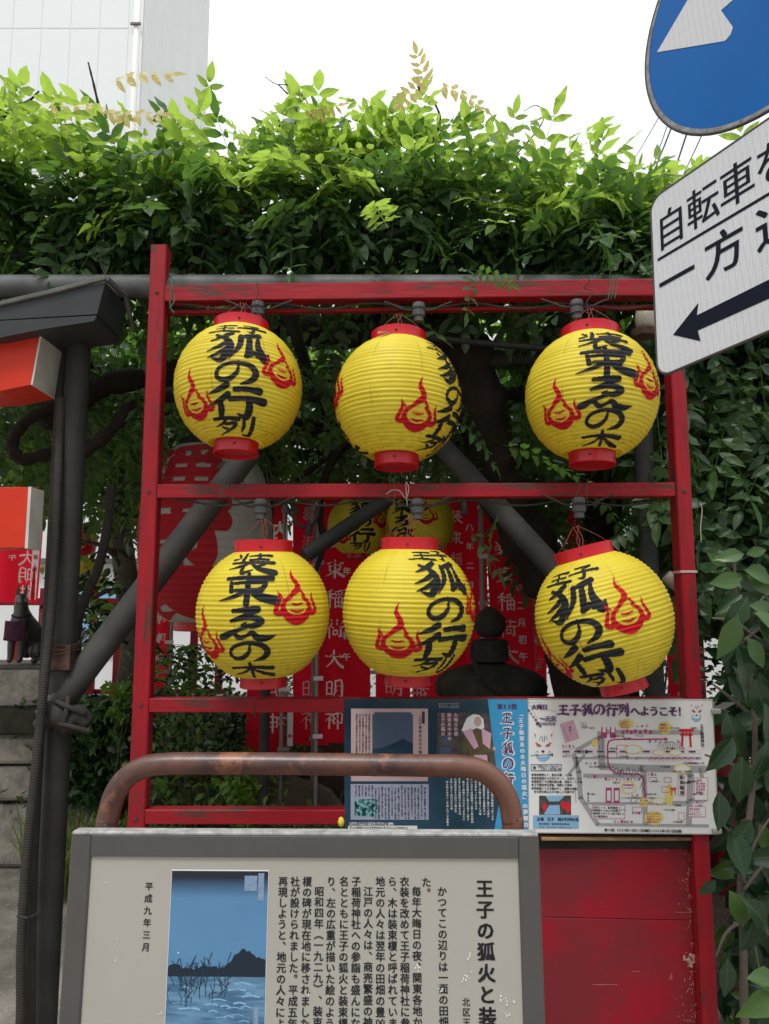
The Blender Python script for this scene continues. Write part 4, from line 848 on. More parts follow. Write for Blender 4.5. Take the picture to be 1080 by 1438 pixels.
m_.add([e0+Vector((.001, -.001, .001)), e1+Vector((.001, -.001, -.001)), e1+Vector((.001, .201, -.001)), e0+Vector((.001, .201, .001)), e0+Vector((.008, -.001, .001)), e1+Vector((.008, -.001, -.001)), e1+Vector((.008, .201, -.001)), e0+Vector((.008, .201, .001))],
       [(4, 5, 6, 7), (0, 4, 7, 3), (1, 2, 6, 5), (0, 1, 5, 4), (3, 7, 6, 2)]); m_.mk('white_end', M['torii_white'], to)
Yn = YT+.02; a, b_ = P(43, 684, Yn), P(41, 770, Yn)
m_ = MB(); m_.box((-3.2, Yn, b_.z), (a.x-.008, Yn+.10, a.z), .003); m_.mk('tie_beam', M['torii_red'], to)
m_ = MB(); m_.box((a.x-.0075, Yn-.001, b_.z-.001), (a.x+.003, Yn+.101, a.z+.001), .001); m_.mk('white_end', M['torii_white'], to)
m_ = MB(); m_.tube([(-1.95, Yn+.05, 0), (-1.93, Yn+.05, 1.4), (-1.90, Yn+.05, P(0, 560, YT).z)], [.12, .115, .105], 20); smooth_by_angle(m_.mk('pillar', M['torii_red'], to))

# ================================================================== RED DISPLAY RACK
rk = root('display_rack', (.05, 2.5, 0), 'worn red painted timber rack holding six yellow lanterns in two rows', 'display rack')
def YR(px): return 2.58+(px-215)/(985-215)*(2.49-2.58)   # the right end stands a little nearer
w_, d_ = .058, .058
xl, xr_ = P(203, 842, YR(203)).x, P(968, 842, YR(968)).x
Yl, Yr = YR(203), YR(968)
ztl = P(228, 343, Yl).z
m_ = MB(); m_.beam((xl, Yl+.03, 0), (xl, Yl+.03, ztl), w_, d_, (0, 1, 0), .004); m_.mk('post', M['red_z'], rk)
m_ = MB(); m_.beam((xr_, Yr+.03, 0), (xr_, Yr+.03, P(930, 370, Yr).z), .050, .07, (0, 1, 0), .004); m_.mk('post', M['red_z'], rk)
def rail(ya0, ya1, yb0, yb1, name='rail', dy=0, dd=.055, mat=M['red_x'], x0=None, x1=None):
    # ya: top/bottom at the left post, yb: at the right post
    xa, xb = (xl+.031 if x0 is None else x0), (xr_-.027 if x1 is None else x1)
    zl1, zl0 = P(245, ya0, Yl).z, P(245, ya1, Yl).z; zr1, zr0 = P(945, yb0, Yr).z, P(945, yb1, Yr).z
    a = Vector((xa, Yl+.03+dy, (zl1+zl0)/2)); b2 = Vector((xb, Yr+.03+dy, (zr1+zr0)/2))
    m = MB(); m.beam(a, b2, dd, ((zl1-zl0)+(zr1-zr0))/2, (0, 0, 1), .003); return m.mk(name, mat, rk)
rail(399, 422, 390, 414)
rail(427, 432, 419, 424, 'under_rail', dy=.035, dd=.03)
rail(680, 699, 677, 697)
rail(981, 1001, 981, 1001)
rail(1138, 1158, 1138, 1160)
rail(1172, 1196, 1172, 1196, 'sill_rail', mat=M['dark_timber'], dy=.012, dd=.03)
zp1 = P(800, 1183, Yr).z
xm = P(470, 1100, YR(470)).x
m_ = MB(); v = [(xl+.031, Yl+.035, .06), (xr_-.026, Yr+.035, .06), (xr_-.026, Yr+.035, zp1), (xl+.031, Yl+.035, zp1)]
zc = P(860, 1300, Yr).z
def board(z0_, z1_, dy):
    m = MB(); a = Vector((xl+.031, Yl+.045+dy, (z0_+z1_)/2)); b2 = Vector((xr_-.027, Yr+.045+dy, (z0_+z1_)/2)); m.beam(a, b2, .012, z1_-z0_, (0, 0, 1), .0015); return m.mk('panel_board', M['red_panel'], rk)
board(.05, zc-.001, .001); board(zc+.001, zp1, 0)
m_ = MB(); a = P(762, 1180, Yr+.0); m_.box((P(762, 1180, Yr).x, Yr+.012, zp1+.001), (xr_-.026, Yr+.044, zp1+.012), .002); m_.mk('bare_batten', M['bare_wood'], rk)
m_ = MB(); m_.beam((xl+.031, Yl+.03, .03), (xr_-.027, Yr+.03, .03), .055, .055); m_.mk('rail', M['red_x'], rk)
for px in (204, 966):
    for py in (690, 990, 1150) + (() if px > 500 else (410,)):
        if px > 500 and py > 1000: continue
        q = P(px+(2 if py < 600 else 0), py, YR(px)); x_ = (xl if px < 500 else xr_); m_ = MB(); y_ = (Yl+.03-.0295) if px < 500 else (Yr+.03-.0355)
        m_.tube([(x_, y_-.004, q.z), (x_, y_+.001, q.z)], .0065, 6); m_.mk('bolt', M['steel_brown'], rk)
# bands, wires and ties on the rack
z = P(975, 803, Yr).z
m_ = MB(); m_.box((xr_-.028, Yr-.008, z-.004), (xr_+.028, Yr+.070, z+.004), .001); m_.mk('pale_tie_band', M['wire_pale'], rk)
m_ = MB(); m_.box((P(480, 1163, 2.42).x-.035, 2.50, P(480, 1157, 2.5).z-.006), (P(480, 1163, 2.42).x+.004, 2.515, P(480, 1157, 2.5).z+.012)); 
def squiggle(pts, Y, r_, mat, name, parent=rk, n=5):
    m = MB(); m.tube([Vector(q) for q in spline([P(x_, y_, Y+(random.uniform(-.006, .006))) for x_, y_ in pts], 6)], r_, n); return m.mk(name, mat, parent, True)
squiggle([(238, 384), (243, 396), (240, 412), (239, 430), (245, 440)], 2.53, .0025, M['wire_green'], 'green_twine')
squiggle([(243, 384), (236, 398), (246, 418), (238, 434)], 2.53, .0025, M['wire_green'], 'green_twine')
for k in (0, 4, 9): squiggle([(856+k, 388), (857+k, 402), (854+k, 420)], 2.46, .0018, M['wire_green'], 'green_twine')
squiggle([(823, 386), (828, 396), (820, 404), (833, 410), (824, 424), (828, 436)], 2.45, .0018, M['black'], 'dark_wire')
squiggle([(360, 396), (363, 410), (357, 428), (364, 440), (372, 462)], 2.50, .0015, M['conduit'], 'grey_wire')
squiggle([(318, 668), (314, 684), (310, 700)], 2.52, .0016, M['wire_green'], 'green_twine'); squiggle([(322, 672), (318, 686), (312, 678), (309, 694)], 2.52, .0012, M['wire_green'], 'green_twine')
squiggle([(374, 660), (376, 680), (375, 705), (372, 730)], 2.51, .0015, M['conduit'], 'grey_wire')
squiggle([(542, 694), (552, 688), (562, 690), (570, 700), (574, 686), (570, 678), (572, 710)], 2.47, .0016, M['wire_pale'], 'pale_twine')
squiggle([(553, 676), (554, 700), (549, 716)], 2.47, .0012, M['wire_green'], 'green_twine'); squiggle([(811, 668), (814, 684), (808, 700), (816, 712)], 2.45, .0015, M['wire_green'], 'green_twine')
squiggle([(826, 672), (824, 690), (826, 712)], 2.45, .0012, M['wire_green'], 'green_twine'); squiggle([(357, 984), (359, 1003)], 2.50, .0012, M['black'], 'dark_wire')
squiggle([(983, 706), (986, 716), (984, 740), (985, 762)], 2.47, .0015, M['wire_pale'], 'grey_wire')
m_ = MB(); q = P(479, 1154, 2.49); m_.lathe([(0, -.016), (.008, -.012), (.011, 0), (.007, .012), (0, .016)], q, 12); tag(m_.mk('yellow_plug', pm('yellow_plastic', (.75, .62, .05), rough=.4), None, True), 'small yellow plastic plug at the lower left corner of the dark poster', 'plug')

# ================================================================== YELLOW LANTERNS
NR, AMP, RB = 34, .0016, .215
PH = R(66)
def lr(s):                # s: 0 top .. 1 bottom along the arc; returns radius, height for a lantern of radius RB
    ph = PH-(2*PH)*s; k = s*NR; f = k-math.floor(k)
    am = AMP*(1+.45*math.sin(k//1*2.7)+.25*math.sin(k//1*5.1)); rb = am*(1-2*abs(f-.5))*2-am
    r_ = (RB+rb)*(math.cos(ph)**.93); return r_, (RB+rb*.5)*1.015*math.sin(ph)
ARC = 2*PH*RB
prof = [lr(i/(NR*4)) for i in range(NR*4+1)]
m_ = MB(); m_.lathe(prof[::-1], (0, 0, 0), 88); m_.f = m_.f[:-2]
lan_me = mesh_of('paper_body', m_.v, m_.f, M['yellow'], True)
rt_, zt_ = lr(0); 
def ringmesh(z0_, h, r_, flip):
    m = MB(); t = .004
    pr = [(r_-.03, z0_+(.004 if not flip else h-.004)), (r_-.03, z0_+(.004 if not flip else h-.004)), (r_, z0_), (r_+.003, z0_+.002), (r_+.001, z0_+h/2), (r_+.003, z0_+h-.002), (r_, z0_+h), (r_-t, z0_+h), (r_-t, z0_+.006)]
    pr = [(r_, z0_), (r_+.003, z0_+.002), (r_+.001, z0_+h/2), (r_+.003, z0_+h-.002), (r_, z0_+h), (r_-t, z0_+h), (r_-t, z0_+.003), (r_, z0_)]
    n = 48; v = [Vector((a*math.cos(2*math.pi*k/n), a*math.sin(2*math.pi*k/n), b2)) for a, b2 in pr for k in range(n)]
    f = [(i*n+k, i*n+(k+1) % n, (i+1)*n+(k+1) % n, (i+1)*n+k) for i in range(len(pr)-1) for k in range(n)]
    return m.add(v, f)
m_ = ringmesh(zt_-.006, .044, .093, False); ring_t = mesh_of('top_ring', m_.v, m_.f, M['ring']); ring_t.polygons.foreach_set('use_smooth', [True]*len(ring_t.polygons)); ring_t.set_sharp_from_angle(angle=R(40))
m_ = ringmesh(-zt_-.038, .044, .073, True); m_.lathe([(.0695, -zt_-.030), (.068, -zt_-.027)], (0, 0, 0), 32)
ring_b = mesh_of('bottom_ring', m_.v, m_.f, M['ring']); ring_b.polygons.foreach_set('use_smooth', [True]*len(ring_b.polygons)); ring_b.set_sharp_from_angle(angle=R(40))
riv = MB(); riv.lathe([(0, -.003), (.004, -.002), (.0045, .001), (0, .003)], (0, 0, 0), 10); rivet = mesh_of('rivet', riv.v, riv.f, M['steel_brown'], True)
def wrap(mb, ch, th, s_c, W, H, bold=1.0):
    """ink lying on the ribbed paper: th = angle to the right of the front, s_c = centre along the arc (0..1)"""
    for a, b2, runs in raster_rows(ch, W, H, .0018, bold):
        s0, s1 = s_c-a/ARC, s_c-b2/ARC
        if s1 < .005 or s0 > .995: continue
        (r0, z0_), (r1, z1_) = lr(s0), lr(s1); rm = .62*RB+.38*(r0+r1)/2; e = .0019
        for p, q in runs:
            n = max(1, int((q-p)/.010)); v = []
            for i in range(n+1):
                t = th+(p+(q-p)*i/n)/rm
                v += [((r0+e)*math.sin(t), -(r0+e)*math.cos(t), z0_), ((r1+e)*math.sin(t), -(r1+e)*math.cos(t), z1_)]
            mb.add(v, [(2*i, 2*i+1, 2*i+3, 2*i+2) for i in range(n)])
def column(par, text, th, ds=0):
    def one(ch, t, s_c, W, H, b=1.42):
        s2 = s_c+ds*(1-.55*s_c)
        if s2 > .99: return
        mb = MB(); wrap(mb, ch, t, s2, W*1.26, H*.95, b); mb.mk('character', M['ink'], par, local=True)
    if text == 'A':
        one('王', th-.27, .085, .095, .056); one('子', th+.27, .075, .092, .062)
        for q in (('狐', .270, .155, .125), ('の', .475, .112, .086), ('行', .668, .152, .116), ('列', .86, .142, .088)): one(q[0], th, *q[1:])
    else:
        for q in (('装', .130, .138, .100), ('束', .325, .146, .106), ('ゑ', .54, .142, .106), ('の', .725, .112, .082), ('木', .885, .142, .084)): one(q[0], th, *q[1:])
G_L = 'yellow paper festival lanterns on the red rack'
def lantern(px, py, wpx, depth, text, tdeg, tilt, label, lean=0, other=True, flames=((-43, .60), (42, .37)), name='paper_lantern', group=G_L, gap=180, ds=0):
    c = P(px, py, depth); fwd = c.y*math.cos(PIT)+(c.z-CZ)*math.sin(PIT); sc = wpx/2/F*fwd/math.hypot(1, (px-540)/F)/RB*.995
    yaw = -math.atan2(c.x, c.y)                      # the side that faces the camera
    o = root(name, c, label, 'paper lantern', group, rot=Euler((R(lean), R(tilt), yaw), 'XYZ')); o.scale = (sc,)*3
    for me, nm in ((lan_me, 'paper_body'), (ring_t, 'top_ring'), (ring_b, 'bottom_ring')):
        q = bpy.data.objects.new(nm, me); col.objects.link(q); q.parent = o; WL[q.name] = c
    column(o, text, R(tdeg), ds)
    if other: column(o, 'B' if text == 'A' else 'A', R(tdeg+gap), ds)
    for fd, fs in flames:
        for base in ((tdeg, tdeg+180) if other else (tdeg,)):
            a = MB(); wrap(a, 'flame', R(base+fd+random.uniform(-2, 2)), fs+ds*.5+random.uniform(-.01, .01), .148*random.uniform(.95, 1.05), .152*random.uniform(.95, 1.05), random.uniform(.72, .82)); a.mk('flame_emblem', M['ink_red'], o, local=True)
    for t in (-5, 85, 175, 265):
        for zz_, r_ in ((zt_+.016, .0955), (-zt_-.016, .0755)):
            q = bpy.data.objects.new('rivet', rivet); col.objects.link(q); q.parent = o; q.location = (r_*math.sin(R(t)), -r_*math.cos(R(t)), zz_)
    m = MB(); m.tube([Vector(q) for q in spline([(-.088, -.02, zt_+.03), (-.05, -.03, zt_+.06), (-.012, -.01, zt_+.105)], 5)], .0012, 5)
    m.tube([Vector(q) for q in spline([(.088, -.02, zt_+.03), (.055, -.03, zt_+.065), (.012, -.01, zt_+.105)], 5)], .0012, 5)
    for k in range(3): m.tube([Vector(q) for q in spline([(.01*k-.02, -.03, zt_+.02), (.012*math.sin(k*2), -.015, zt_+.06), (-.008+.01*k, -.012, zt_+.11)], 6)], .0016, 5)
    m.mk('hanging_wire', M['copper'], o, True, local=True)
    return o
lantern(335.5, 545, 180, 2.50, 'A', -3, 1.0, 'upper left yellow lantern with black brush lettering between two red flame emblems', lean=-3, ds=.10)
lantern(558.5, 562, 178, 2.50, 'A', 64, 1.0, 'upper middle yellow lantern with one red flame emblem and a dry leaf on its top', lean=-3, gap=196, ds=.10)
lantern(830, 557, 189, 2.42, 'B', 13, 1.0, 'upper right yellow lantern partly covered by the white arrow road sign', lean=-3, ds=.10)
lantern(370, 861, 188, 2.44, 'B', -14, -1.0, 'lower left yellow lantern hanging in front of the big red lettered lantern', lean=2)
lantern(574, 858, 186, 2.44, 'A', 32, 1.2, 'lower middle yellow lantern with its red flame emblem facing front', lean=2)
lantern(847, 868, 196, 2.34, 'A', -22, -14.5, 'lower right yellow lantern hanging tilted beside the right red post', lean=2, ds=.075)
G2 = 'dim yellow lanterns behind the rack'
lantern(502, 739, 84, 4.3, 'A', 8, 0, 'small shaded yellow lantern with lettering behind the middle rail, left of its twin', name='paper_lantern', group=G2)
lantern(590, 735, 96, 4.1, 'B', -32, 0, 'shaded yellow lantern just behind the grey socket under the middle rail', name='paper_lantern', group=G2)

# dry leaf on the upper middle lantern
v, f = broad(.055, .022, 5, .5, .5)
o = mk('dry_leaf', v, f, M['dead'], None, True); o.location = P(541, 470, 2.40); o.rotation_euler = (R(20), R(-25), R(20)); tag(o, 'curled dry leaf lying on the top ring of the upper middle lantern', 'leaf')

# sockets and cables of the two lamp strings
def socket(px, py, Y, s_, label):
    c = P(px, py, Y); o = root('lamp_socket', c, label, 'lamp socket', 'grey lamp sockets above the lanterns')
    m = MB(); m.lathe([(.013, -.038), (.017, -.036), (.017, -.018), (.0225, -.016), (.0225, .004), (.0205, .006), (.0205, .012), (.0225, .014), (.021, .030), (.012, .034)], c, 20); smooth_by_angle(m.mk('socket_body', M['fixture'], o))
    m = MB(); m.lathe([(.0226, .0062), (.0232, .008), (.0232, .010), (.0226, .0118)], c, 20); m.mk('socket_band', M['conduit'], o)
    for sd in (-1, 1):
        m = MB(); m.tube([Vector(q) for q in spline([c+Vector((sd*.018, 0, .006)), c+Vector((sd*.05, .004, .010)), c+Vector((sd*.085, .015, .03)), c+Vector((sd*.12, .02, .045))], 5)], .0035, 6); m.mk('cable_tail', M['conduit'], o, True)
    return o
for (px, py, Y, l) in ((362, 436, 2.53, 'grey lamp socket hanging above the upper left lantern'), (588, 438, 2.50, 'grey lamp socket hanging above the upper middle lantern'), (810, 434, 2.48, 'grey lamp socket hanging above the upper right lantern'),
                      (366, 714, 2.50, 'grey lamp socket hanging above the lower left lantern'), (586, 714, 2.47, 'grey lamp socket hanging above the lower middle lantern'), (813, 712, 2.45, 'grey lamp socket hanging above the lower right lantern')):
    socket(px, py, Y, 1, l)
for yy, nm in ((427, 'upper'), (703, 'lower')):
    pts = []; 
    for px in range(250, 950, 20): pts.append(P(px, yy+4*math.sin(px*.045)+(3 if px % 60 else 0), YR(px)+.02))
    m_ = MB(); m_.tube([Vector(q) for q in spline(pts, 3)], .0038, 6); tag(m_.mk('lamp_cable', M['conduit'], None, True), f'grey lamp cable strung under the {"top" if nm == "upper" else "middle"} red rail of the rack', 'cable')
for pts, l in (([(398, 700), (408, 720), (420, 738), (436, 740), (446, 722), (448, 700)], 'black cable loop hanging below the middle rail between lower left and middle lanterns'), ([(640, 700), (652, 705), (660, 700)], 'short black cable under the middle rail near the hanging leaves')):
    m_ = MB(); m_.tube([Vector(q) for q in spline([P(x_, y_, 2.9) for x_, y_ in pts], 6)], .006, 8); tag(m_.mk('black_cable', M['black'], None, True), l, 'cable')
for px, py in ((434, 742), (652, 712)):
    m_ = MB(); c = P(px, py, 2.88); m_.lathe([(0, -.03), (.009, -.03), (.012, -.02), (.012, .01), (.006, .02), (.006, .035), (0, .035)], c, 12); tag(smooth_by_angle(m_.mk('black_plug', M['black'])), 'black rubber lamp holder '+('at the bottom of the cable loop' if px < 500 else 'beside the hanging leaf spray'), 'lamp holder')
# glass lamp behind the road sign
c = P(907, 447, 2.75); o = root('glass_lamp', c, 'old frosted glass lamp with rusty cap behind the white road sign edge', 'lamp')
m_ = MB(); m_.lathe([(0, .05), (.02, .046), (.036, .03), (.042, 0), (.038, -.03), (.03, -.05)][::-1], c, 20); m_.mk('lamp_shade', M['glass_lamp'], o, True)
m_ = MB(); m_.lathe([(.045, -.075), (.05, -.05), (.032, -.046), (.03, -.042)], c+Vector((-.01, 0, 0)), 20); smooth_by_angle(m_.mk('cap', M['steel_brown'], o))
c = P(935, 808, 2.62); m_ = MB(); m_.tube([c, c+Vector((.05, -.01, -.045))], [.022, .026], 14); tag(smooth_by_angle(m_.mk('beige_connector', M['glass_lamp'])), 'beige plastic connector behind the right red post under the middle rail', 'connector')

# ================================================================== BIG PAPER LANTERN
Yg = 3.75; c = P(290, 750, Yg)
bg = root('large_paper_lantern', c, 'large pale paper lantern covered with huge red brush lettering behind the left post', 'paper lantern')
Rg, Hg = 86/F*Yg*1.08, 122/F*Yg
def lg(s): ph = R(72)*(1-2*s); k = s*30; f = k-math.floor(k); return (Rg-.004*abs(math.sin(math.pi*f)))*math.cos(ph)**.6, Hg*math.sin(ph)/math.sin(R(72))
m_ = MB(); m_.lathe([lg(i/120) for i in range(121)][::-1], c, 80); m_.f = m_.f[:-2]; m_.mk('paper_body', M['lantern_paper'], bg, True)
a = MB(); yaw = -math.atan2(c.x, c.y)
def wrapg(mb, ch, th, s_c, W, H, bold):
    for a_, b2, runs in raster_rows(ch, W, H, .005, bold):
        s0, s1 = s_c-a_/(2*Hg*1.1), s_c-b2/(2*Hg*1.1)
        if s1 < .01 or s0 > .99: continue
        (r0, z0_), (r1, z1_) = lg(s0), lg(s1)
        for p, q in runs:
            n = max(1, int((q-p)/.02)); v = []
            for i in range(n+1):
                t = th+(p+(q-p)*i/n)/Rg-yaw; e = .003
                v += [c+Vector(((r0+e)*math.sin(t), -(r0+e)*math.cos(t), z0_)), c+Vector(((r1+e)*math.sin(t), -(r1+e)*math.cos(t), z1_))]
            mb.add(v, [(2*i, 2*i+1, 2*i+3, 2*i+2) for i in range(n)])
for ch, s_c in (('稲', .20), ('荷', .50), ('装', .80)): wrapg(a, ch, R(-16), s_c, Rg*2.15, Hg*.66, 2.5)
a.mk('lettering', M['lantern_red_ink'], bg)
for z_, h in ((Hg-.005, .05), (-Hg-.045, .05)):
    m_ = MB(); m_.lathe([(Rg*.42, z_), (Rg*.44, z_+.004), (Rg*.44, z_+h-.004), (Rg*.42, z_+h)], c, 32); smooth_by_angle(m_.mk('ring', M['ring'] if z_ < 0 else M['black'], bg))

# ================================================================== BANNERS
def banner(x0, x1, y0, y1, Y, label, cols=(), pole=None, strip=None, mirror=False, seed=0, slant=0, bot=None):
    o = root('nobori_banner', (P((x0+x1)/2, 900, Y).x, Y, 0), label, 'banner', 'red shrine banners on poles')
    r = random.Random(seed); a0, a1 = r.uniform(0, 6), r.uniform(0, 6)
    tl = P(x0, y0, Y); tr_ = P(x1, y0, Y); bl = P(x0, y1, Y); w, h = tr_.x-tl.x, tl.z-bl.z
    def surf(u, v, e=0): return Vector((tl.x+u+slant*v, Y+.022*math.sin(u*16+a0+v*1.6)+.012*math.sin(u*31+a1-v*2)-e, tl.z-v))
    nx, ny = 16, 30; mb = MB(); mb.add([surf(w*i/nx, h*j/ny) for j in range(ny+1) for i in range(nx+1)], [(j*(nx+1)+i, (j+1)*(nx+1)+i, (j+1)*(nx+1)+i+1, j*(nx+1)+i+1) for j in range(ny) for i in range(nx)])
    mb.mk('cloth', M['cloth_red'], o, True)
    k = Y/F
    for string, px, py, size, step in cols:
        for i, ch in enumerate(string):
            mb = MB()
            cu = P(px, py, Y).x-tl.x; cv = tl.z-P(px, py+i*step, Y).z; mm = size*k
            if cv > h: break
            if ch in BR and size > 14:
                for a_, b2, runs in raster_rows(ch, mm, mm, .004, .8):
                    for p, q in runs:
                        if mirror: p, q = -q, -p
                        mb.add([surf(cu+p, cv-a_, .004), surf(cu+q, cv-a_, .004), surf(cu+q, cv-b2, .004), surf(cu+p, cv-b2, .004)], [(0, 1, 2, 3)])
            else:
                g_, f_ = glyph(ch, .03, 1); mb.add([surf(cu+(-x_ if mirror else x_)*mm, cv-y_*mm, .004+kz*3e-4) for x_, y_, kz in g_], f_)
            if mb.v: mb.mk('character', M['cloth_text'], o)
    if strip:
        sx0, sx1, sy0, sy1, string = strip; mb = MB(); u0_, u1_ = P(sx0, sy0, Y).x-tl.x, P(sx1, sy0, Y).x-tl.x; v0_, v1_ = tl.z-P(sx0, sy0, Y).z, tl.z-P(sx0, sy1, Y).z; n = 14
        mb.add([surf(u_, v0_+(v1_-v0_)*j/n, .003) for j in range(n+1) for u_ in (u0_, u1_)], [(2*j, 2*j+2, 2*j+3, 2*j+1) for j in range(n)]); mb.mk('white_strip', M['cloth_text'], o)
        mb = MB(); mm = min((u1_-u0_)*.7, (v1_-v0_)/len(string)*.6)
        for i, ch in enumerate(string):
            g_, f_ = glyph(ch, .02, 1); cv = v0_+(v1_-v0_)*(i+.6)/len(string); mb.add([surf((u0_+u1_)/2+(-x_ if mirror else x_)*mm, cv-y_*mm, .006+kz*3e-4) for x_, y_, kz in g_], f_)
        mb.mk('strip_lettering', M['cloth_red'], o)
    if pole:
        pxx = P(pole, 900, Y).x; mb = MB(); mb.tube([(pxx, Y-.03, .12), (pxx, Y-.03, tl.z+.05)], .011, 10); smooth_by_angle(mb.mk('pole', M['pole'], o))
        mb = MB(); mb.tube([(pxx, Y-.03, 0), (pxx, Y-.03, .16)], .022, 10); smooth_by_angle(mb.mk('pole_socket', M['fence_red'], o))
        side = x0 if abs(pole-x0) < abs(pole-x1) else x1; sxx = P(side, 900, Y).x
        for yy in np.linspace(y0+10, y1-10, 5):
            z = P(pole, yy, Y).z; mb = MB(); mb.box((min(pxx, sxx)-.018, Y-.052, z-.012), (max(pxx, sxx)+.022, Y-.044, z+.012), .001); mb.mk('loop', M['cloth_text'] if r.random() < .5 else M['pole'], o)
    return o
S = '装束稲荷大明神'
banner(352, 405, 708, 1060, 4.55, 'red banner with white lettering left of the pale pole behind the lower left lantern', [('内束稲荷大明神', 394, 745, 26, 45)], 398, (404, 412, 975, 1048, '奉納'), True, 1)
banner(412, 462, 704, 1046, 4.75, 'red banner right of the pale pole, mostly hidden by the lower left lantern', [('奉装束稲荷大明神', 437, 722, 26, 41)], 441, None, False, 2, .01)
banner(450, 520, 700, 1042, 4.45, 'red banner whose lettering runs down between the two lower left lanterns', [(S, 471, 757, 25, 42), ('令和八年二月初午', 488, 712, 11, 30)], 446, None, False, 3)
banner(528, 575, 702, 1030, 4.8, 'red banner directly behind the lower middle lantern', [(S, 552, 760, 24, 41)], 518, (505, 520, 930, 975, '奉献'), False, 4)
banner(578, 640, 702, 1030, 4.9, 'red banner behind the right side of the lower middle lantern', [(S, 590, 728, 24, 41), ('奉納', 618, 722, 12, 22)], 645, None, True, 5)
banner(626, 682, 704, 990, 4.7, 'narrow folded red banner left of the fully lettered one behind the stone lantern', [(S, 640, 725, 18, 30), ('八年二月初午', 660, 740, 11, 27)], 676, None, False, 6)
banner(681, 741, 708, 985, 4.5, 'red banner with large white lettering fully readable above the dark stone lantern', [(S, 705, 771, 24, 37), ('和八年二月初午', 725, 778, 13, 24)], 678, None, False, 7, .03)
banner(742, 764, 815, 985, 4.9, 'narrow red banner edge between the readable banner and the tilted lantern', [('装束稲荷', 752, 830, 16, 34)], 748, None, False, 8)
banner(796, 838, 716, 985, 5.2, 'red banner behind the wires above the tilted lantern', [(S, 815, 735, 22, 38)], 842, None, False, 9)
banner(930, 975, 795, 985, 5.4, 'red and white banner glimpsed between tilted lantern and right post', [(S, 955, 812, 26, 34)], 925, None, False, 10)
banner(214, 238, 850, 1035, 5.2, 'thin red banner edge just right of the left red post below the big lantern', [('月初午', 230, 868, 11, 26), (S, 221, 870, 14, 26)], 242, None, False, 11)
banner(8, 66, 640, 846, 6.4, 'red banner hanging behind the torii beam and above the fox statue', [('大明神', 37, 783, 22, 25), ('午', 18, 783, 9, 10), ('荷', 37, 755, 22, 25)], 70, (46, 56, 772, 842, '装殊今弘'), True, 12)
for i, px in enumerate((347, 392, 441)):
    pass
# small red and yellow festoon behind the tree
c = P(117, 772, 5.9); o = root('small_lantern', c, 'tiny red and yellow festoon lantern seen through the tree beside the steel post', 'lantern')
m_ = MB(); m_.lathe([(.02, -.14), (.09, -.10), (.11, 0), (.09, .09), (.03, .12)], c+Vector((0, 0, .08)), 16); m_.mk('red_part', M['ring'], o, True)
m_ = MB(); m_.lathe([(.05, -.16), (.13, -.14), (.14, .06), (.06, .08)], c+Vector((.02, .02, -.15)), 16); m_.mk('yellow_part', M['yellow'], o, True)

# ================================================================== POSTERS
def yp(px): return YR(px)-.012
def backing(pl, pts, th, name, mat, parent):
    f = [pl.w(*pl.q(*p), 0) for p in pts]; bk = [q-pl.n*th for q in f]; m = MB(); n = len(f)
    m.add(f+bk, [tuple(range(n)), tuple(range(n, 2*n))[::-1]]+[(i, i+n, (i+1) % n+n, (i+1) % n) for i in range(n)])
    return m.mk(name, mat, parent)
pr_ = root('dark_poster', P(612, 1170, yp(612)), 'dark blue laminated notice poster with small columns of text and photos on the red rack', 'poster')
pl = Plane2(P(483, 981, yp(483)), P(741, 982, yp(741)), P(484, 1167, yp(484)))
backing(pl, [(483, 981), (741, 982), (743, 1168), (484, 1167)], .003, 'sheet', M['paper_navy'], pr_)
def prt(name, mat, fn, parent=None, h=.0006, plane=None):
    mb = MB(); fn(plane or pl, mb, h); return mb.mk(name, mat, parent or pr_)
prt('blue_title_strip', M['paper_blue'], lambda p, m, h: p.poly(m, [(685, 982), (740.5, 982), (742.5, 1167), (694, 1167), (702, 1120)], h))
prt('pink_text_panel', M['paper_pink'], lambda p, m, h: p.rect(m, 493, 995, 601, 1097, h))
prt('lilac_text_panel', M['paper_lilac'], lambda p, m, h: p.rect(m, 492.5, 1101, 602, 1151, h))
prt('white_caption', M['p_white'], lambda p, m, h: p.rect(m, 489, 1159.5, 586, 1165, h))
def rrect(x0, y0, x1, y1, r): return [(x0+r, y0), (x1-r, y0), (x1, y0+r), (x1, y1), (x0, y1), (x0, y0+r)]
def slate(p, m, h): p.poly(m, rrect(523, 1000, 580, 1090, 4), h)
prt('slate_picture', M['p_slate'], slate, h=.0012)
prt('slate_picture_hills', M['paper_navy'], lambda p, m, h: p.poly(m, [(523, 1052), (540, 1049), (555, 1043), (566, 1037), (574, 1041), (580, 1044), (580, 1062), (523, 1062)], h), h=.0018)
prt('dark_photo', M['p_photo'], lambda p, m, h: p.rect(m, 614, 1001, 700, 1092, h), h=.0005)
def thumbs(p, m, h): p.rect(m, 498, 1122, 530, 1146, h)
prt('teal_photo', M['p_teal'], thumbs, h=.0012)
KJ = '王子装束木大晦日狐火行列昔関東各地集地元人々翌年田畑豊凶占商売繁盛神様稲荷社参詣盛昭和四年榎碑現在移設平成五年絵再現'
KN = 'のにをはがとしてたれまりからいうこそもきよって'
rt = random.Random(3)
def filler(n): return ''.join(rt.choice(KJ) if rt.random() < .5 else rt.choice(KN) for _ in range(n))
def tiny(cols_, size, step, off=.02):
    def fn(p, m, h):
        for x_, y_, n in cols_: p.text(m, n if isinstance(n, str) else filler(n), x_, y_, size, step, 'v', off, h)
    return fn
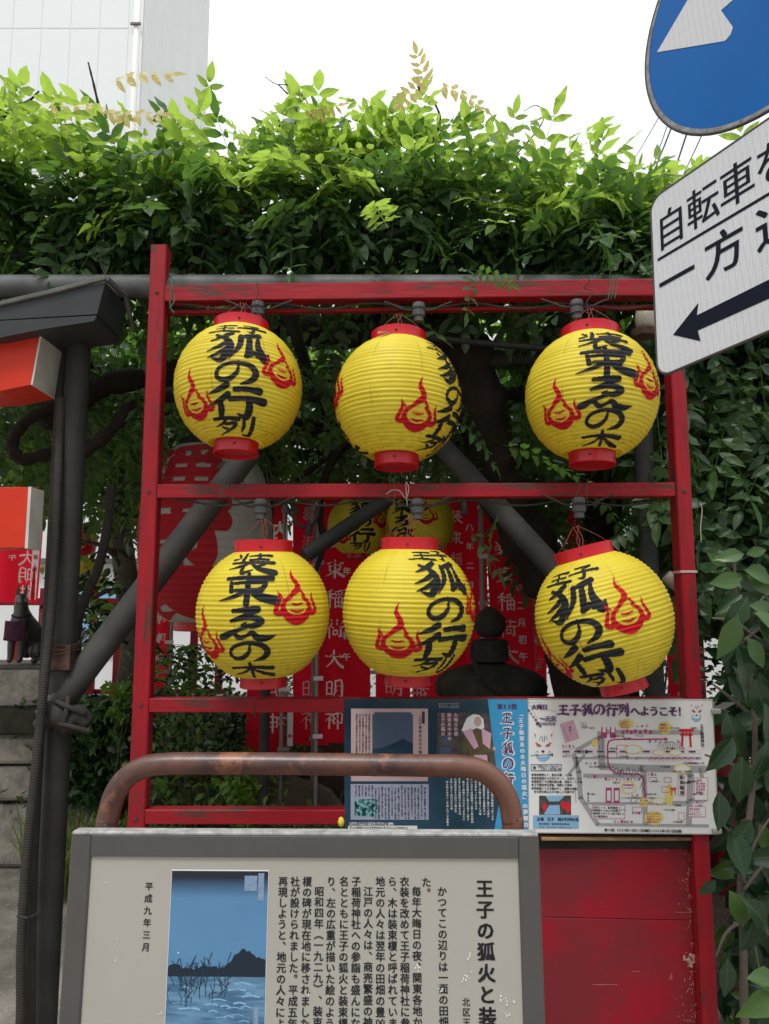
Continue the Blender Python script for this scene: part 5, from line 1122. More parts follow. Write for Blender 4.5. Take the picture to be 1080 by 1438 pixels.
prt('panel_text', M['p_dark'], tiny([(501+4.4*i, 1004, 20) for i in range(5)]+[(523+4.6*i, 1104+(3 if i % 3 else 0), 14) for i in range(17)]+[(500+4.6*i, 1104, 5) for i in range(5)], 2.9, 3.05), h=.0014)
prt('panel_heading', M['p_dark'], lambda p, m, h: p.text(m, '「王子装束ゑの木大晦日の狐火', 590, 1004, 4.4, 5.6, 'v', .02, h), h=.0014)
prt('panel_heading_tab', M['p_dark'], lambda p, m, h: p.rect(m, 592.5, 999, 596.5, 1016, h), h=.0014)
prt('white_text', M['p_white'], tiny([(628+5.7*i, 1094+(4 if i % 4 == 0 else 0), 17-(i*5) % 6) for i in range(12)], 3.4, 3.6, .02), h=.0012)
prt('white_heading', M['p_pinkpale'], lambda p, m, h: [p.text(m, s_, x_, 1004, 6, 6.4, 'v', .04, h) for s_, x_ in (('大晦日の夜', 640), ('装束ゑの木の', 631), ('王子の狐火', 622))], h=.0016)
prt('caption_text', M['p_white'], lambda p, m, h: [p.text(m, filler(24), 492, y_, 2.4, 2.6, 'h', .02, h) for y_ in (1155.3, 1157.6)], h=.0012)
prt('caption_small_text', M['p_dark'], lambda p, m, h: [p.text(m, filler(34), 492, y_, 2.2, 2.4, 'h', .02, h) for y_ in (1161.3, 1163.6)], h=.0012)
prt('date_tab', M['p_grey'], lambda p, m, h: [p.line(m, [(617, 988), (644, 988), (644, 993.5), (617, 993.5), (617, 988)], .5, h), p.text(m, '2025-2026', 619, 990.7, 4, 2.8, 'h', .01, h)], h=.0012)
prt('white_triangle', M['p_white'], lambda p, m, h: p.poly(m, [(545, 1157.5), (549, 1154.5), (553, 1157.5)], h), h=.0012)
# costumed figure in the photo: white haired dancer in pink vest and olive robe
prt('photo_hair', M['p_white'], lambda p, m, h: p.poly(m, [(656, 1008), (664, 1003), (673, 1004), (679, 1010), (680, 1022), (672, 1030), (660, 1030), (648, 1026), (652, 1016)], h), h=.0012)
prt('photo_robe', M['p_olive'], lambda p, m, h: p.poly(m, [(655, 1028), (670, 1022), (684, 1028), (690, 1046), (693, 1056), (684, 1058), (682, 1064), (660, 1063), (656, 1050), (650, 1058), (648, 1044)], h), h=.0014)
prt('photo_vest', M['p_pinkpale'], lambda p, m, h: [p.poly(m, [(650, 1028), (662, 1022), (672, 1048), (666, 1052)], h), p.poly(m, [(676, 1022), (690, 1030), (688, 1052), (678, 1044)], h), p.poly(m, [(666, 1060), (684, 1060), (687, 1090), (664, 1090)], h)], h=.0017)
prt('photo_face', M['p_skin'], lambda p, m, h: [p.disc(m, 671, 1013, 5.2, 7, 14, h), p.disc(m, 694, 1051, 2.5, 3, 10, h)], h=.0019)
prt('photo_crowd', M['p_slate'], lambda p, m, h: [p.disc(m, 626, 1040, 5, 7, 10, h), p.poly(m, [(618, 1050), (633, 1048), (636, 1072), (618, 1072)], h), p.disc(m, 641, 1030, 3.5, 5, 10, h)], h=.0010)
prt('round_title_shadow', M['p_white'], lambda p, m, h: [brush_flat(p, m, ch, 711.5+i*.5, 1008+i*21.5, 17, 20, h, 1.75) for i, ch in enumerate('王子狐の行列')], h=.0012)
prt('round_title', M['p_purple'], lambda p, m, h: [brush_flat(p, m, ch, 711.5+i*.5, 1008+i*21.5, 15, 18, h, 1.0) for i, ch in enumerate('王子狐の行列')], h=.0018)
prt('count_text', M['p_purple'], lambda p, m, h: p.text(m, '第33回', 702, 992, 7.6, 6.6, 'h', .045, h), h=.0014)
prt('strip_text', M['p_white'], lambda p, m, h: p.text(m, '「王子装束ゑの木大晦日の狐火」の夢舞台', 731, 1003, 7.2, 8.3, 'v', .045, h, px2=735), h=.0014)

wp = root('map_poster', P(873, 1172, yp(873)), 'white laminated event map poster with fox masks and purple title on the red rack', 'poster')
pw_ = Plane2(P(741, 981, yp(741)-.002), P(1000, 983, yp(1000)-.002), P(742, 1170, yp(741)-.002))
backing(pw_, [(741, 981), (1001, 982), (1010, 1172), (742, 1170)], .003, 'sheet', M['paper_white'], wp)
def pq(name, mat, fn, h=.0006): return prt(name, mat, fn, wp, h, pw_)
def Z(x, y): return 735+x/1080*280, 975+y/771*200            # the enlarged view of the poster, back to the photograph
pq('laminate_rim', M['p_grey'], lambda p, m, h: p.line(m, [(741.6, 982), (1000.4, 983), (1008.4, 1171), (742.6, 1169), (741.6, 982)], .9, h), .0009)
def roads(p, m, h):
    for pts, w_ in (([(445, 205), (960, 205)], 24), ([(290, 300), (445, 215)], 20), ([(420, 212), (425, 390), (640, 400), (980, 405)], 38), ([(275, 330), (300, 420), (310, 560), (400, 700)], 26), ([(400, 705), (1000, 712)], 16),
                    ([(655, 420), (660, 700)], 26), ([(870, 380), (905, 440), (895, 700)], 34), ([(330, 440), (650, 445)], 20), ([(330, 590), (660, 590)], 12), ([(240, 440), (330, 330)], 14), ([(660, 590), (890, 585)], 18), ([(270, 345), (960, 345)], 12), ([(960, 405), (985, 570), (900, 575)], 22)):
        p.line(m, [Z(*q) for q in pts], w_*.26, h)
pq('map_roads', M['p_grey'], roads, .0009)
pq('map_rail', M['p_purple'], lambda p, m, h: [p.line(m, [Z(215+k*62, 310), Z(248+k*62, 310)], 2.2, h) for k in range(12)], .0012)
pq('map_rail_edge', M['p_pinkpale'], lambda p, m, h: [p.line(m, [Z(210, 300+d), Z(965, 302+d)], .5, h) for d in (0, 18)], .0012)
pq('route_line', M['p_magenta'], lambda p, m, h: [p.line(m, [Z(*q) for q in ((770, 242), (490, 244), (462, 255), (455, 280), (458, 370), (470, 405), (500, 425), (560, 430), (625, 432), (652, 455), (658, 560))], 2.0, h), p.poly(m, [Z(765, 232), Z(785, 242), Z(765, 252)], h)], .0015)
def torii2(p, m, h):
    for cx, cy, s_ in ((882, 235, 1.0), (812, 525, .42)):
        T = lambda x, y: Z(cx+x*s_, cy+y*s_)
        p.poly(m, [T(-42, -48), T(42, -48), T(38, -34), T(-38, -34)], h); p.poly(m, [T(-34, -22), T(34, -22), T(34, -12), T(-34, -12)], h)
        p.poly(m, [T(-24, -34), T(-14, -34), T(-18, 50), T(-30, 50)], h); p.poly(m, [T(14, -34), T(24, -34), T(30, 50), T(18, 50)], h); p.poly(m, [T(-4, -34), T(4, -34), T(4, -20), T(-4, -20)], h)
pq('torii_icon', M['p_red'], torii2, .0018)
for x, y, rx, ry in ((555, 160, 44, 28), (765, 182, 38, 34), (388, 264, 20, 22), (592, 298, 52, 26), (735, 315, 36, 18), (822, 315, 36, 18), (570, 505, 42, 36), (652, 584, 24, 26), (706, 668, 52, 38), (858, 402, 46, 26), (732, 575, 42, 18), (790, 545, 22, 60)):
    pq('yellow_bubble', M['p_yellow'], lambda p, m, h: p.disc(m, *Z(x, y), rx*.26, ry*.26, 20, h, .04), .0012)
pq('bubble_fill', M['paper_white'], lambda p, m, h: [p.disc(m, *Z(x, y), rx*.23, ry*.23, 18, h, .04) for x, y, rx, ry in ((592, 298, 48, 22), (735, 315, 33, 15), (822, 315, 33, 15), (570, 505, 38, 32), (732, 575, 38, 14), (858, 402, 42, 22))], .0015)
def frames(p, m, h):
    for x0, y0, x1, y1 in ((925, 452, 998, 572), (372, 600, 548, 672), (838, 432, 872, 548), (505, 275, 560, 340), (895, 608, 985, 662), (840, 640, 870, 680), (750, 500, 795, 530), (680, 450, 720, 472), (762, 450, 800, 475), (590, 610, 640, 640)):
        p.line(m, [Z(x0, y0), Z(x1, y0), Z(x1, y1), Z(x0, y1), Z(x0, y0)], .6, h)
pq('map_frames', M['p_magenta'], frames, .0015)
pq('map_frame_fill', M['paper_white'], lambda p, m, h: [p.rect(m, *Z(373, 601), *Z(547, 671), h), p.rect(m, *Z(839, 433), *Z(871, 547), h), p.rect(m, *Z(926, 453), *Z(997, 571), h), p.rect(m, *Z(896, 609), *Z(984, 661), h)], .0013)
def people(p, m, h):
    for i in range(7): p.disc(m, *Z(540+(i % 3)*22 if i < 3 else 605+(i-3)*28, 205-(i % 2)*6), 2.4, 2.9, 8, h)
    for i in range(8): p.disc(m, *Z(690+i*31, 352), 2.6, 3.2, 8, h)
    for x in (462, 505): p.rect(m, *Z(x-16, 505), *Z(x+16, 588), h)
    for x in (438, 485): p.rect(m, *Z(x-16, 178), *Z(x+14, 236), h)
pq('map_people', M['p_magenta'], people, .0013)
pq('map_people_faces', M['paper_white'], lambda p, m, h: [p.disc(m, *Z(690+i*31, 356), 1.7, 2.1, 8, h) for i in range(8)]+[p.rect(m, *Z(x-10, 520), *Z(x+10, 575), h) for x in (462, 505)]+[p.rect(m, *Z(x-9, 150), *Z(x+8, 205), h) for x in (438, 485)], .0018)
def foxes(p, m, h):
    for i in range(5):
        x, y = 735+i*26, 275+(i % 2)*5; p.line(m, [Z(x-8, y+14), Z(x-2, y-14), Z(x+6, y-20), Z(x+10, y-8), Z(x+4, y+14)], .55, h)
        x, y = 500+i*32, 418+(i % 2)*8; p.line(m, [Z(x-10, y+16), Z(x-4, y-14), Z(x+6, y-22), Z(x+12, y-6), Z(x+6, y+16)], .6, h); p.line(m, [Z(x-16, y+6), Z(x-10, y+16), Z(x+6, y+16)], .5, h)
    for i in range(4): x, y = 640+(i % 2)*10, 450+i*24; p.line(m, [Z(x-10, y+10), Z(x, y-12), Z(x+10, y+8)], .6, h)
    p.line(m, [Z(580, 590), Z(590, 545), Z(600, 560), Z(620, 540), Z(612, 580), Z(590, 592)], .6, h); p.line(m, [Z(415, 300), Z(405, 250), Z(415, 232), Z(430, 245), Z(428, 300)], .6, h)
pq('map_line_drawings', M['p_dark'], foxes, .0016)
pq('small_labels', M['p_dark'], lambda p, m, h: [p.text(m, s_, *Z(x, y), sz, st, d, .03, h) for s_, x, y, sz, st, d in (('王子駅', 300, 311, 5.2, 5.4, 'h'), ('装束稲荷', 855, 448, 6.4, 7.2, 'v'), ('王子稲荷神社', 965, 172, 5.2, 5.2, 'v'),
   ('行列コース：装束稲荷→', 382, 612, 3.3, 3.5, 'h'), ('北本通り→北とぴあ前→', 382, 628, 3.3, 3.5, 'h'), ('稲荷坂→ガード→森下通り→', 382, 644, 3.3, 3.4, 'h'), ('王子稲荷神社', 382, 660, 3.3, 3.5, 'h'), ('明治通り', 288, 345, 3.4, 4.0, 'v'), ('北とぴあ', 350, 536, 3, 3.3, 'v'), ('森下通り', 545, 238, 2.8, 3, 'h'))], .0019)
pq('magenta_labels', M['p_magenta'], lambda p, m, h: [p.text(m, s_, *Z(x, y), sz, st, d, .03, h) for s_, x, y, sz, st, d in (('行列', 945, 465, 3.4, 3.6, 'h'), ('第１回は', 940, 482, 3.2, 3.2, 'h'), ('元旦0時', 940, 498, 3.2, 3.2, 'h'), ('第２回は', 940, 514, 3.2, 3.2, 'h'), ('参拝後', 940, 530, 3.2, 3.2, 'h'), ('9:00', 637, 575, 3.6, 2.8, 'h'), ('スタート', 636, 592, 3, 3, 'h'), ('カウントダウン', 672, 645, 3.1, 3, 'h'), ('セレモニーへ', 672, 660, 3.1, 3, 'h'), ('行列はここから', 672, 675, 3.1, 3, 'h'), ('出発します！', 672, 690, 3.1, 3, 'h'),
   ('この辺で', 530, 148, 3, 3, 'h'), ('行列がよく', 526, 162, 3, 3, 'h'), ('見えます', 534, 176, 3, 3, 'h'), ('稲荷前', 745, 165, 3, 3, 'h'), ('お囃子も', 742, 182, 3, 3, 'h'), ('聞こえる', 742, 198, 3, 3, 'h'), ('狐のお面で', 905, 620, 2.9, 3, 'h'), ('いっしょに', 905, 634, 2.9, 3, 'h'), ('歩きましょう', 905, 648, 2.9, 2.8, 'h'), ('参加者集合', 545, 490, 2.9, 3, 'h'), ('こちらから', 545, 506, 2.9, 3, 'h'))], .0019)
pq('map_title_outline', M['p_pinkpale'], lambda p, m, h: [brush_flat(p, m, ch, *Z(214+i*65, 84), 16.5, 17, h, 1.7) for i, ch in enumerate('王子狐の行列')], .0010)
pq('map_title', M['p_purple'], lambda p, m, h: [brush_flat(p, m, ch, *Z(214+i*65, 84), 15.5, 16.5, h, 1.2) for i, ch in enumerate('王子狐の行列')], .0016)
pq('map_title_welcome', M['p_purple'], lambda p, m, h: p.text(m, 'へようこそ！', *Z(605, 90), 14.5, 13.2, 'h', .045, h), .0016)
pq('corner_badge', M['p_grey'], lambda p, m, h: p.line(m, [Z(28, 45), Z(90, 42), Z(128, 80), Z(178, 95), Z(180, 160), Z(130, 150), Z(70, 120), Z(28, 45)], .5, h), .0010)
pq('date_text', M['p_purple'], lambda p, m, h: [p.text(m, '大晦日', *Z(58, 68), 8, 7.6, 'h', .05, h, sh=0), p.text(m, '〜元旦', *Z(105, 132), 8, 7.4, 'h', .05, h), p.text(m, '昔々の夜装束', *Z(30, 88), 4, 4.2, 'v', .03, h, px2=758), p.text(m, '狐行列が出発', *Z(75, 160), 4.4, 4.6, 'h', .03, h)], .0016)
pq('bullet_text', M['p_dark'], lambda p, m, h: [p.text(m, s_, *Z(50, y), 3.7, 3.55, 'h', .025, h) for s_, y in (('●装束稲荷にて、狐火の儀 11時', 434), ('●装束稲荷から行列スタート 元旦0:00', 453), ('●稲荷坂下で灯籠交換の儀 深夜0:20頃', 471), ('●王子稲荷神社到着、拝殿にて参拝', 489), ('●神楽殿にて王子狐ばやし 狐舞の奉納', 508), ('　冬の夜を飾る王子の新しい行事です', 526))], .0016)
pq('badge_frame', M['p_slate'], lambda p, m, h: [p.line(m, [Z(42, 380), Z(205, 380), Z(205, 413), Z(42, 413), Z(42, 380)], .9, h), p.text(m, '子狐スタンプめぐり', *Z(82, 390), 3.5, 3.4, 'h', .03, h), p.text(m, '12月31日午後1時', *Z(88, 403), 3.3, 3.1, 'h', .03, h), p.disc(m, *Z(60, 397), 2.4, 2.4, 12, h)], .0014)
rm = random.Random(31)
def houses(p, m, h, k):
    for (x0, x1, y, st) in ((560, 640, 352, 16), (655, 740, 440, 18), (345, 430, 455, 17), (440, 640, 466, 20), (700, 860, 600, 22), (905, 990, 590, 16), (490, 600, 695, 18), (590, 650, 650, 16), (680, 860, 262, 30), (905, 925, 470, 18), (210, 290, 290, 18), (215, 260, 340, 14), (870, 960, 352, 22), (560, 700, 178, 26), (335, 430, 380, 24)):
        for i in range(int((x1-x0)/st)):
            if (i+int(y)) % 3 == k: x = x0+i*st; w_, hh = rm.uniform(8, 13), rm.uniform(8, 18); p.rect(m, *Z(x, y-hh), *Z(x+w_, y), h)
for k, mt in enumerate((M['p_pinkpale'], M['p_magenta'], M['p_grey'])):
    q = pq('map_houses', mt, lambda p, m, h: houses(p, m, h, k), .0011); q['kind'] = 'stuff'
q = pq('map_small_writing', M['p_dark'], lambda p, m, h: [p.text(m, filler(rm.randint(3, 6)), *Z(rm.uniform(340, 960), y), 2.6, 2.7, 'h', .02, h) for y in (182, 225, 292, 335, 372, 392, 416, 470, 478, 540, 560, 600, 625, 690) for _ in range(3)], .0013); q['kind'] = 'stuff'
# fox masks
def mask(cx, cy, s_, tag_):
    T = lambda x, y: Z(cx+x*s_, cy+y*s_)
    pq('mask_face', M['p_white'], lambda p, m, h: [p.poly(m, [T(-58, -78), T(-38, -62), T(-22, -50), T(20, -50), T(38, -64), T(60, -80), T(62, -30), T(52, 20), T(36, 70), T(10, 90), T(-14, 90), T(-40, 68), T(-54, 20), T(-62, -30)], h)], .0010)
    pq('mask_shade', M['p_lightblue'], lambda p, m, h: [p.poly(m, [T(-44, 40), T(-20, 62), T(16, 62), T(42, 40), T(34, 70), T(10, 88), T(-14, 88), T(-38, 68)], h)], .0013)
    pq('mask_red', M['p_orange'] if s_ > .8 else M['p_red'], lambda p, m, h: [p.poly(m, [T(-50, -66), T(-40, -56), T(-46, -38)], h), p.poly(m, [T(50, -66), T(40, -56), T(46, -38)], h), p.poly(m, [T(-46, -12), T(-34, -16), T(-12, 8), T(-26, 12)], h), p.poly(m, [T(46, -12), T(34, -16), T(12, 8), T(26, 12)], h), p.poly(m, [T(-40, 34), T(-30, 30), T(-26, 44)], h), p.poly(m, [T(40, 34), T(30, 30), T(26, 44)], h)], .0016)
    pq('mask_marks', M['p_dark'], lambda p, m, h: [p.line(m, [T(-36, 4), T(-22, -4), T(-12, 6)], .9*s_, h), p.line(m, [T(36, 4), T(22, -4), T(12, 6)], .9*s_, h), p.line(m, [T(-8, -50), T(-4, -20)], .8*s_, h), p.line(m, [T(8, -50), T(4, -20)], .8*s_, h), p.disc(m, *T(-2, 34), 2.4*s_, 1.8*s_, 10, h), p.line(m, [T(-16, -46), T(-20, -26)], .6*s_, h), p.line(m, [T(16, -46), T(20, -26)], .6*s_, h)], .0019)
mask(108, 275, 1.0, 'a'); mask(938, 92, .62, 'b')
pq('mask_stick', M['p_dark'], lambda p, m, h: [p.line(m, [Z(38, 330), Z(160, 326)], .8, h), p.disc(m, *Z(155, 327), 1.4, 2, 10, h)], .0022)
pq('street_photo', M['p_photo'], lambda p, m, h: p.rect(m, *Z(85, 548), *Z(258, 652), h), .0009)
pq('street_photo_sky', M['p_lightblue'], lambda p, m, h: [p.poly(m, [Z(118, 548), Z(225, 548), Z(195, 578), Z(140, 580)], h), p.poly(m, [Z(140, 600), Z(195, 598), Z(200, 650), Z(110, 650)], h), p.rect(m, *Z(52, 655), *Z(300, 726), h)], .0012)
pq('street_photo_lanterns', M['p_red'], lambda p, m, h: [p.disc(m, *Z(115, 610), 3, 6, 10, h), p.disc(m, *Z(215, 598), 3, 6, 10, h), p.disc(m, *Z(240, 610), 4, 8, 10, h)], .0015)
pq('organiser_text', M['p_dark'], lambda p, m, h: [p.text(m, '主催 王子 狐の行列の会', *Z(82, 674), 5.2, 4.9, 'h', .04, h), p.text(m, '装束稲荷／装束稲荷奉賛会', *Z(90, 700), 3, 3.6, 'h', .02, h), p.text(m, 'http://kitsune.tokyo-o.jp/', *Z(90, 716), 3.4, 1.75, 'h', .01, h)], .0016)
pq('footer_text', M['p_dark'], lambda p, m, h: p.text(m, '第33回　2025年12月31日大晦日～2026年1月1日元旦版', *Z(446, 734), 4.4, 3.35, 'h', .03, h), .0012)
pq('parking_card', M['p_pinkpale'], lambda p, m, h: p.poly(m, [Z(196, 160), Z(270, 138), Z(305, 238), Z(226, 265)], h), .0010)
pq('parking_card_lines', M['p_purple'], lambda p, m, h: [p.line(m, [Z(215, 175), Z(245, 250)], .5, h), p.text(m, '狐横丁', *Z(252, 178), 3, 4, 'v', .02, h), p.line(m, [Z(280, 500), Z(285, 590)], .5, h)]+[p.line(m, [Z(310+i*12, 150), Z(318+i*12, 185), Z(330+i*10, 170)], .6, h) for i in range(3)], .0014)
for (x, y, s_) in ((1002, 1000, .9), (1003, 1168, 1)):
    m_ = MB(); q = P(x, y, yp(x)-.006); m_.box(q+Vector((-.006, -.006, -.006)), q+Vector((.022, .012, .010)), .003); tag(m_.mk('clip', M['lantern_paper']), f'pale plastic clip at the {"upper" if y < 1100 else "lower"} right corner of the white map poster', 'clip')

# ================================================================== RUSTY BARRIER
Yv = 2.02
pts = [(P(140, 1400, Yv).x, Yv, 0), (P(142, 1300, Yv).x, Yv, .5), P(149, 1180, Yv), P(152, 1150, Yv), P(160, 1118, Yv), P(176, 1094, Yv), P(198, 1079, Yv), P(228, 1073, Yv), P(300, 1072, Yv), P(440, 1073, Yv), P(600, 1075, Yv), P(646, 1076, Yv), P(676, 1082, Yv), P(700, 1100, Yv), P(714, 1124, Yv), P(719, 1150, Yv), P(721, 1180, Yv), (P(727, 1300, Yv).x, Yv, .5), (P(727, 1400, Yv).x, Yv, 0)]
m_ = MB(); m_.tube([Vector(q) for q in spline(pts, 8)], .0285, 24)
tag(m_.mk('tubular_barrier', M['rust'], None, True), 'rust stained brown steel hoop barrier between the information board and the red rack', 'barrier')

# ================================================================== INFORMATION BOARD
ib = root('information_board', (P(430, 1200, 1.56).x, 1.5, 0), 'grey framed information board with beige face and columns of black writing in front', 'information board')
Yi = 1.56
TL, TR = P(100, 1173, Yi), P(757, 1176, Yi-.02)
dn = Vector((0, -.055, -1)).normalized(); wI = (TR-TL).length; hI = .66
ip = Plane2(TL, TR, TL+dn*hI)
def fr(u0, v0, u1, v1, name, mat, h0=-.03, h1=0.0, bev=.0035):
    m = MB(); a = ip.w((u0+u1)/2, v0, (h0+h1)/2); b2 = ip.w((u0+u1)/2, v1, (h0+h1)/2); m.beam(a, b2, u1-u0, h1-h0, ip.n, bev); return m.mk(name, mat, ib)
fw = ip.q(127, 1300)[0]; ft = ip.q(400, 1204)[1]; fr_r = wI-ip.q(728, 1204)[0]
fw = ip.q(127, 1204)[0]
fr(0, 0, fw, hI, 'frame_side', M['frame']); fr(wI-fr_r, 0, wI, hI, 'frame_side', M['frame'])
m_ = MB(); m_.beam(ip.w(fw, ft/2, -.015), ip.w(wI-fr_r, ft/2, -.015), .0298, ft, -dn, .001); m_.mk('frame_top', M['frame'], ib)
m_ = MB(); m_.beam(ip.w(fw, hI-ft/2, -.015), ip.w(wI-fr_r, hI-ft/2, -.015), .0298, ft, -dn, .001); m_.mk('frame_bottom', M['frame'], ib)
m_ = MB(); m_.beam(ip.w(.002, -.0035, -.018), ip.w(wI-.002, -.0035, -.018), .034, .007, -dn, .002); m_.mk('top_cap', M['stone_lip'], ib)
fr(fw-.001, ft-.001, wI-fr_r+.001, hI-ft+.001, 'face_panel', M['beige'], -.02, -.006, .001)
for u in (.1, wI-.1):
    a = ip.w(u, hI-.1, -.045); m_ = MB(); m_.tube([a, Vector((a.x, a.y, 0))], .03, 16); smooth_by_angle(m_.mk('leg', M['frame'], ib))
H0 = -.0054
def it_(name, cols_, size, step, off=.012, mat=M['ink'], slope=-.02):
    mb = MB()
    for x_, y_, s_ in cols_:
        # columns run straight down the board: follow its own vertical
        ip.text(mb, s_, x_, y_, size, step, 'v', off, H0)
    return mb.mk(name, mat, ib)
it_('title_lettering', [(681, 1249, '王子の狐火と装束')], 25, 27.3, .035)
it_('lettering', [(621, 1253, 'かつてこの辺りは一面の田畑で、そ'), (599, 1240, 'た。'), (585, 1253, '毎年大晦日の夜、関東各地から集ま'), (568, 1239, '衣装を改めて王子稲荷神社に参詣した'), (551, 1239, 'ら、木は装束榎と呼ばれていました。'), (534, 1239, '地元の人々は翌年の田畑の豊凶を占っ'), (517, 1253, '江戸の人々は、商売繁盛の神様とし'),
                  (500, 1239, '子稲荷神社への参詣も盛んになってい'), (483, 1239, '名とともに王子の狐火と装束榎のいい'), (465, 1239, 'り、左の広重が描いた絵のように錦絵'), (448, 1253, '昭和四年（一九二九）、装束榎は道路'), (431, 1239, '榎の碑が現在地に移されました。後に'), (414, 1239, '社が設けられました。平成五年（一九九'), (397, 1239, '再現しようと、地元の人々によって、')], 13.6, 13.9, .022)
it_('small_lettering', [(655, 1409, '北区王子')], 11.5, 13, .015)
it_('date_lettering', [(208, 1246, '平成九年三月')], 11.5, 15.6, .02)
# print: plain night landscape (a generic stand-in)
u0_, v0_ = ip.q(240, 1222); u1_ = ip.q(377, 1222)[0]; v1_ = v0_+.36
def gen_print():
    m = pm('print_night_sky', (.10, .24, .42), (.085, .20, .37), rough=.35, scale=6)
    N, L = m.node_tree.nodes, m.node_tree.links; b = N['Principled BSDF']; base = b.inputs['Base Color'].links[0].from_socket
    t = N.new('ShaderNodeTexCoord'); s = N.new('ShaderNodeSeparateXYZ'); L.new(t.outputs['Generated'], s.inputs[0]); r = N.new('ShaderNodeMapRange'); r.inputs[1].default_value = .86; r.inputs[2].default_value = .965; L.new(s.outputs[2], r.inputs[0])
    x = N.new('ShaderNodeMix'); x.data_type = 'RGBA'; x.inputs[7].default_value = (.018, .022, .035, 1); L.new(r.outputs[0], x.inputs[0]); L.new(base, x.inputs[6]); L.new(x.outputs[2], b.inputs['Base Color']); return m
m_ = MB(); m_.add([ip.w(u0_, v0_, H0), ip.w(u1_, v0_, H0), ip.w(u1_, v1_, H0), ip.w(u0_, v1_, H0)], [(0, 1, 2, 3)]); m_.mk('print_border', M['p_white'], ib)
m_ = MB(); m_.add([ip.w(u0_+.001, v0_+.0025, H0+.0004), ip.w(u1_-.001, v0_+.0025, H0+.0004), ip.w(u1_-.001, v1_, H0+.0004), ip.w(u0_+.001, v1_, H0+.0004)], [(0, 1, 2, 3)]); m_.mk('print_picture', gen_print(), ib)
PW, PHh = u1_-u0_, v1_-v0_
def IP(a, b2, h): return ip.w(u0_+a*PW, v0_+b2*PW, H0+h)      # a, b in widths of the print
mb = MB(); r9 = random.Random(5)
top = [(i/40, .93-.16*math.exp(-((i/40-.80)/.17)**2)-.03*r9.random()-.02*math.sin(i*.5)) for i in range(41)]
for (a, b2), (c2, d2) in zip(top, top[1:]): mb.add([IP(max(a, .01), b2, .0008), IP(min(c2, .99), d2, .0008), IP(min(c2, .99), 1.0, .0008), IP(max(a, .01), 1.0, .0008)], [(0, 1, 2, 3)])
mb.mk('print_hills', pm('print_dark_hill', (.012, .022, .04), rough=.35), ib)
mb = MB(); mb.add([IP(.01, 1.0, .0009), IP(.99, 1.0, .0009), IP(.99, 2.6, .0009), IP(.01, 2.6, .0009)], [(0, 1, 2, 3)]); mb.mk('print_water', pm('print_water', (.055, .13, .24), (.13, .26, .40), rough=.35, scale=9, stretch=(1, 1, 7), contrast=(.42, .58)), ib)
def pline(mb, pts, w_, h):
    for (x0, y0), (x1, y1) in zip(pts, pts[1:]):
        dx, dy = x1-x0, y1-y0; l = math.hypot(dx, dy) or 1; nx, ny = -dy/l*w_/2, dx/l*w_/2
        mb.add([IP(min(max(x, .012), .988), y, h) for x, y in ((x0+nx, y0+ny), (x1+nx, y1+ny), (x1-nx, y1-ny), (x0-nx, y0-ny))], [(0, 1, 2, 3)])
mb = MB()
for i in range(34):
    x = r9.uniform(.02, .8); y = r9.uniform(1.05, 1.7); l = r9.uniform(.05, .22); pline(mb, [(x, y), (x+l*.5, y-.012), (x+l, y+.004)], r9.uniform(.006, .016), .0012)
mb.mk('print_ripples', M['p_lightblue'], ib)
mb = MB()
for i in range(60):      # a loose clump of generic reeds and bushes on the near bank
    x = r9.uniform(.02, .55)+.1*r9.random(); y = r9.uniform(.95, 1.3); hgt = r9.uniform(.06, .22); pline(mb, [(x, y), (x+r9.uniform(-.02, .03), y-hgt*.6), (x+r9.uniform(-.06, .07), y-hgt)], .007, .0013)
mb.mk('print_reeds', pm('print_reed', (.02, .035, .055), rough=.35), ib)
for (a, b2, c2, d2) in ((.755, .055, .885, .20), (.895, .03, .955, .29), (.885, 1.27, .93, 1.46)): mb = MB(); mb.add([IP(a, b2, .0010), IP(c2, b2, .0010), IP(c2, d2, .0010), IP(a, d2, .0010)], [(0, 1, 2, 3)]); mb.mk('print_seal', pm('print_seal', (.26, .33, .46), (.12, .22, .34), rough=.4, scale=150), ib)
mb = MB(); r8 = random.Random(8)      # chipped spots of the enamel
for cx, cy, n, sp_ in ((655, 1370, 9, 9), (660, 1345, 5, 7), (715, 1415, 9, 12), (705, 1405, 6, 9), (620, 1390, 5, 6), (148, 1241, 2, 1), (165, 1341, 4, 8), (585, 1360, 6, 4), (425, 1330, 6, 5), (432, 1395, 4, 8), (250, 1340, 2, 2), (224, 1425, 3, 3)):
    for k in range(n):
        x, y = cx+r8.gauss(0, sp_*.45), cy+r8.gauss(0, sp_*.8); a, b2 = ip.q(x, y); rr_ = r8.uniform(.0005, .0018)
        mb.add([ip.w(a+rr_*r8.uniform(.5, 1.3)*math.cos(t), b2+rr_*r8.uniform(.6, 2.2)*math.sin(t), H0+.0012) for t in np.linspace(0, 2*math.pi, 8)[:-1]], [tuple(range(7))])
mb.mk('chipped_spots', M['paper_white'], ib)

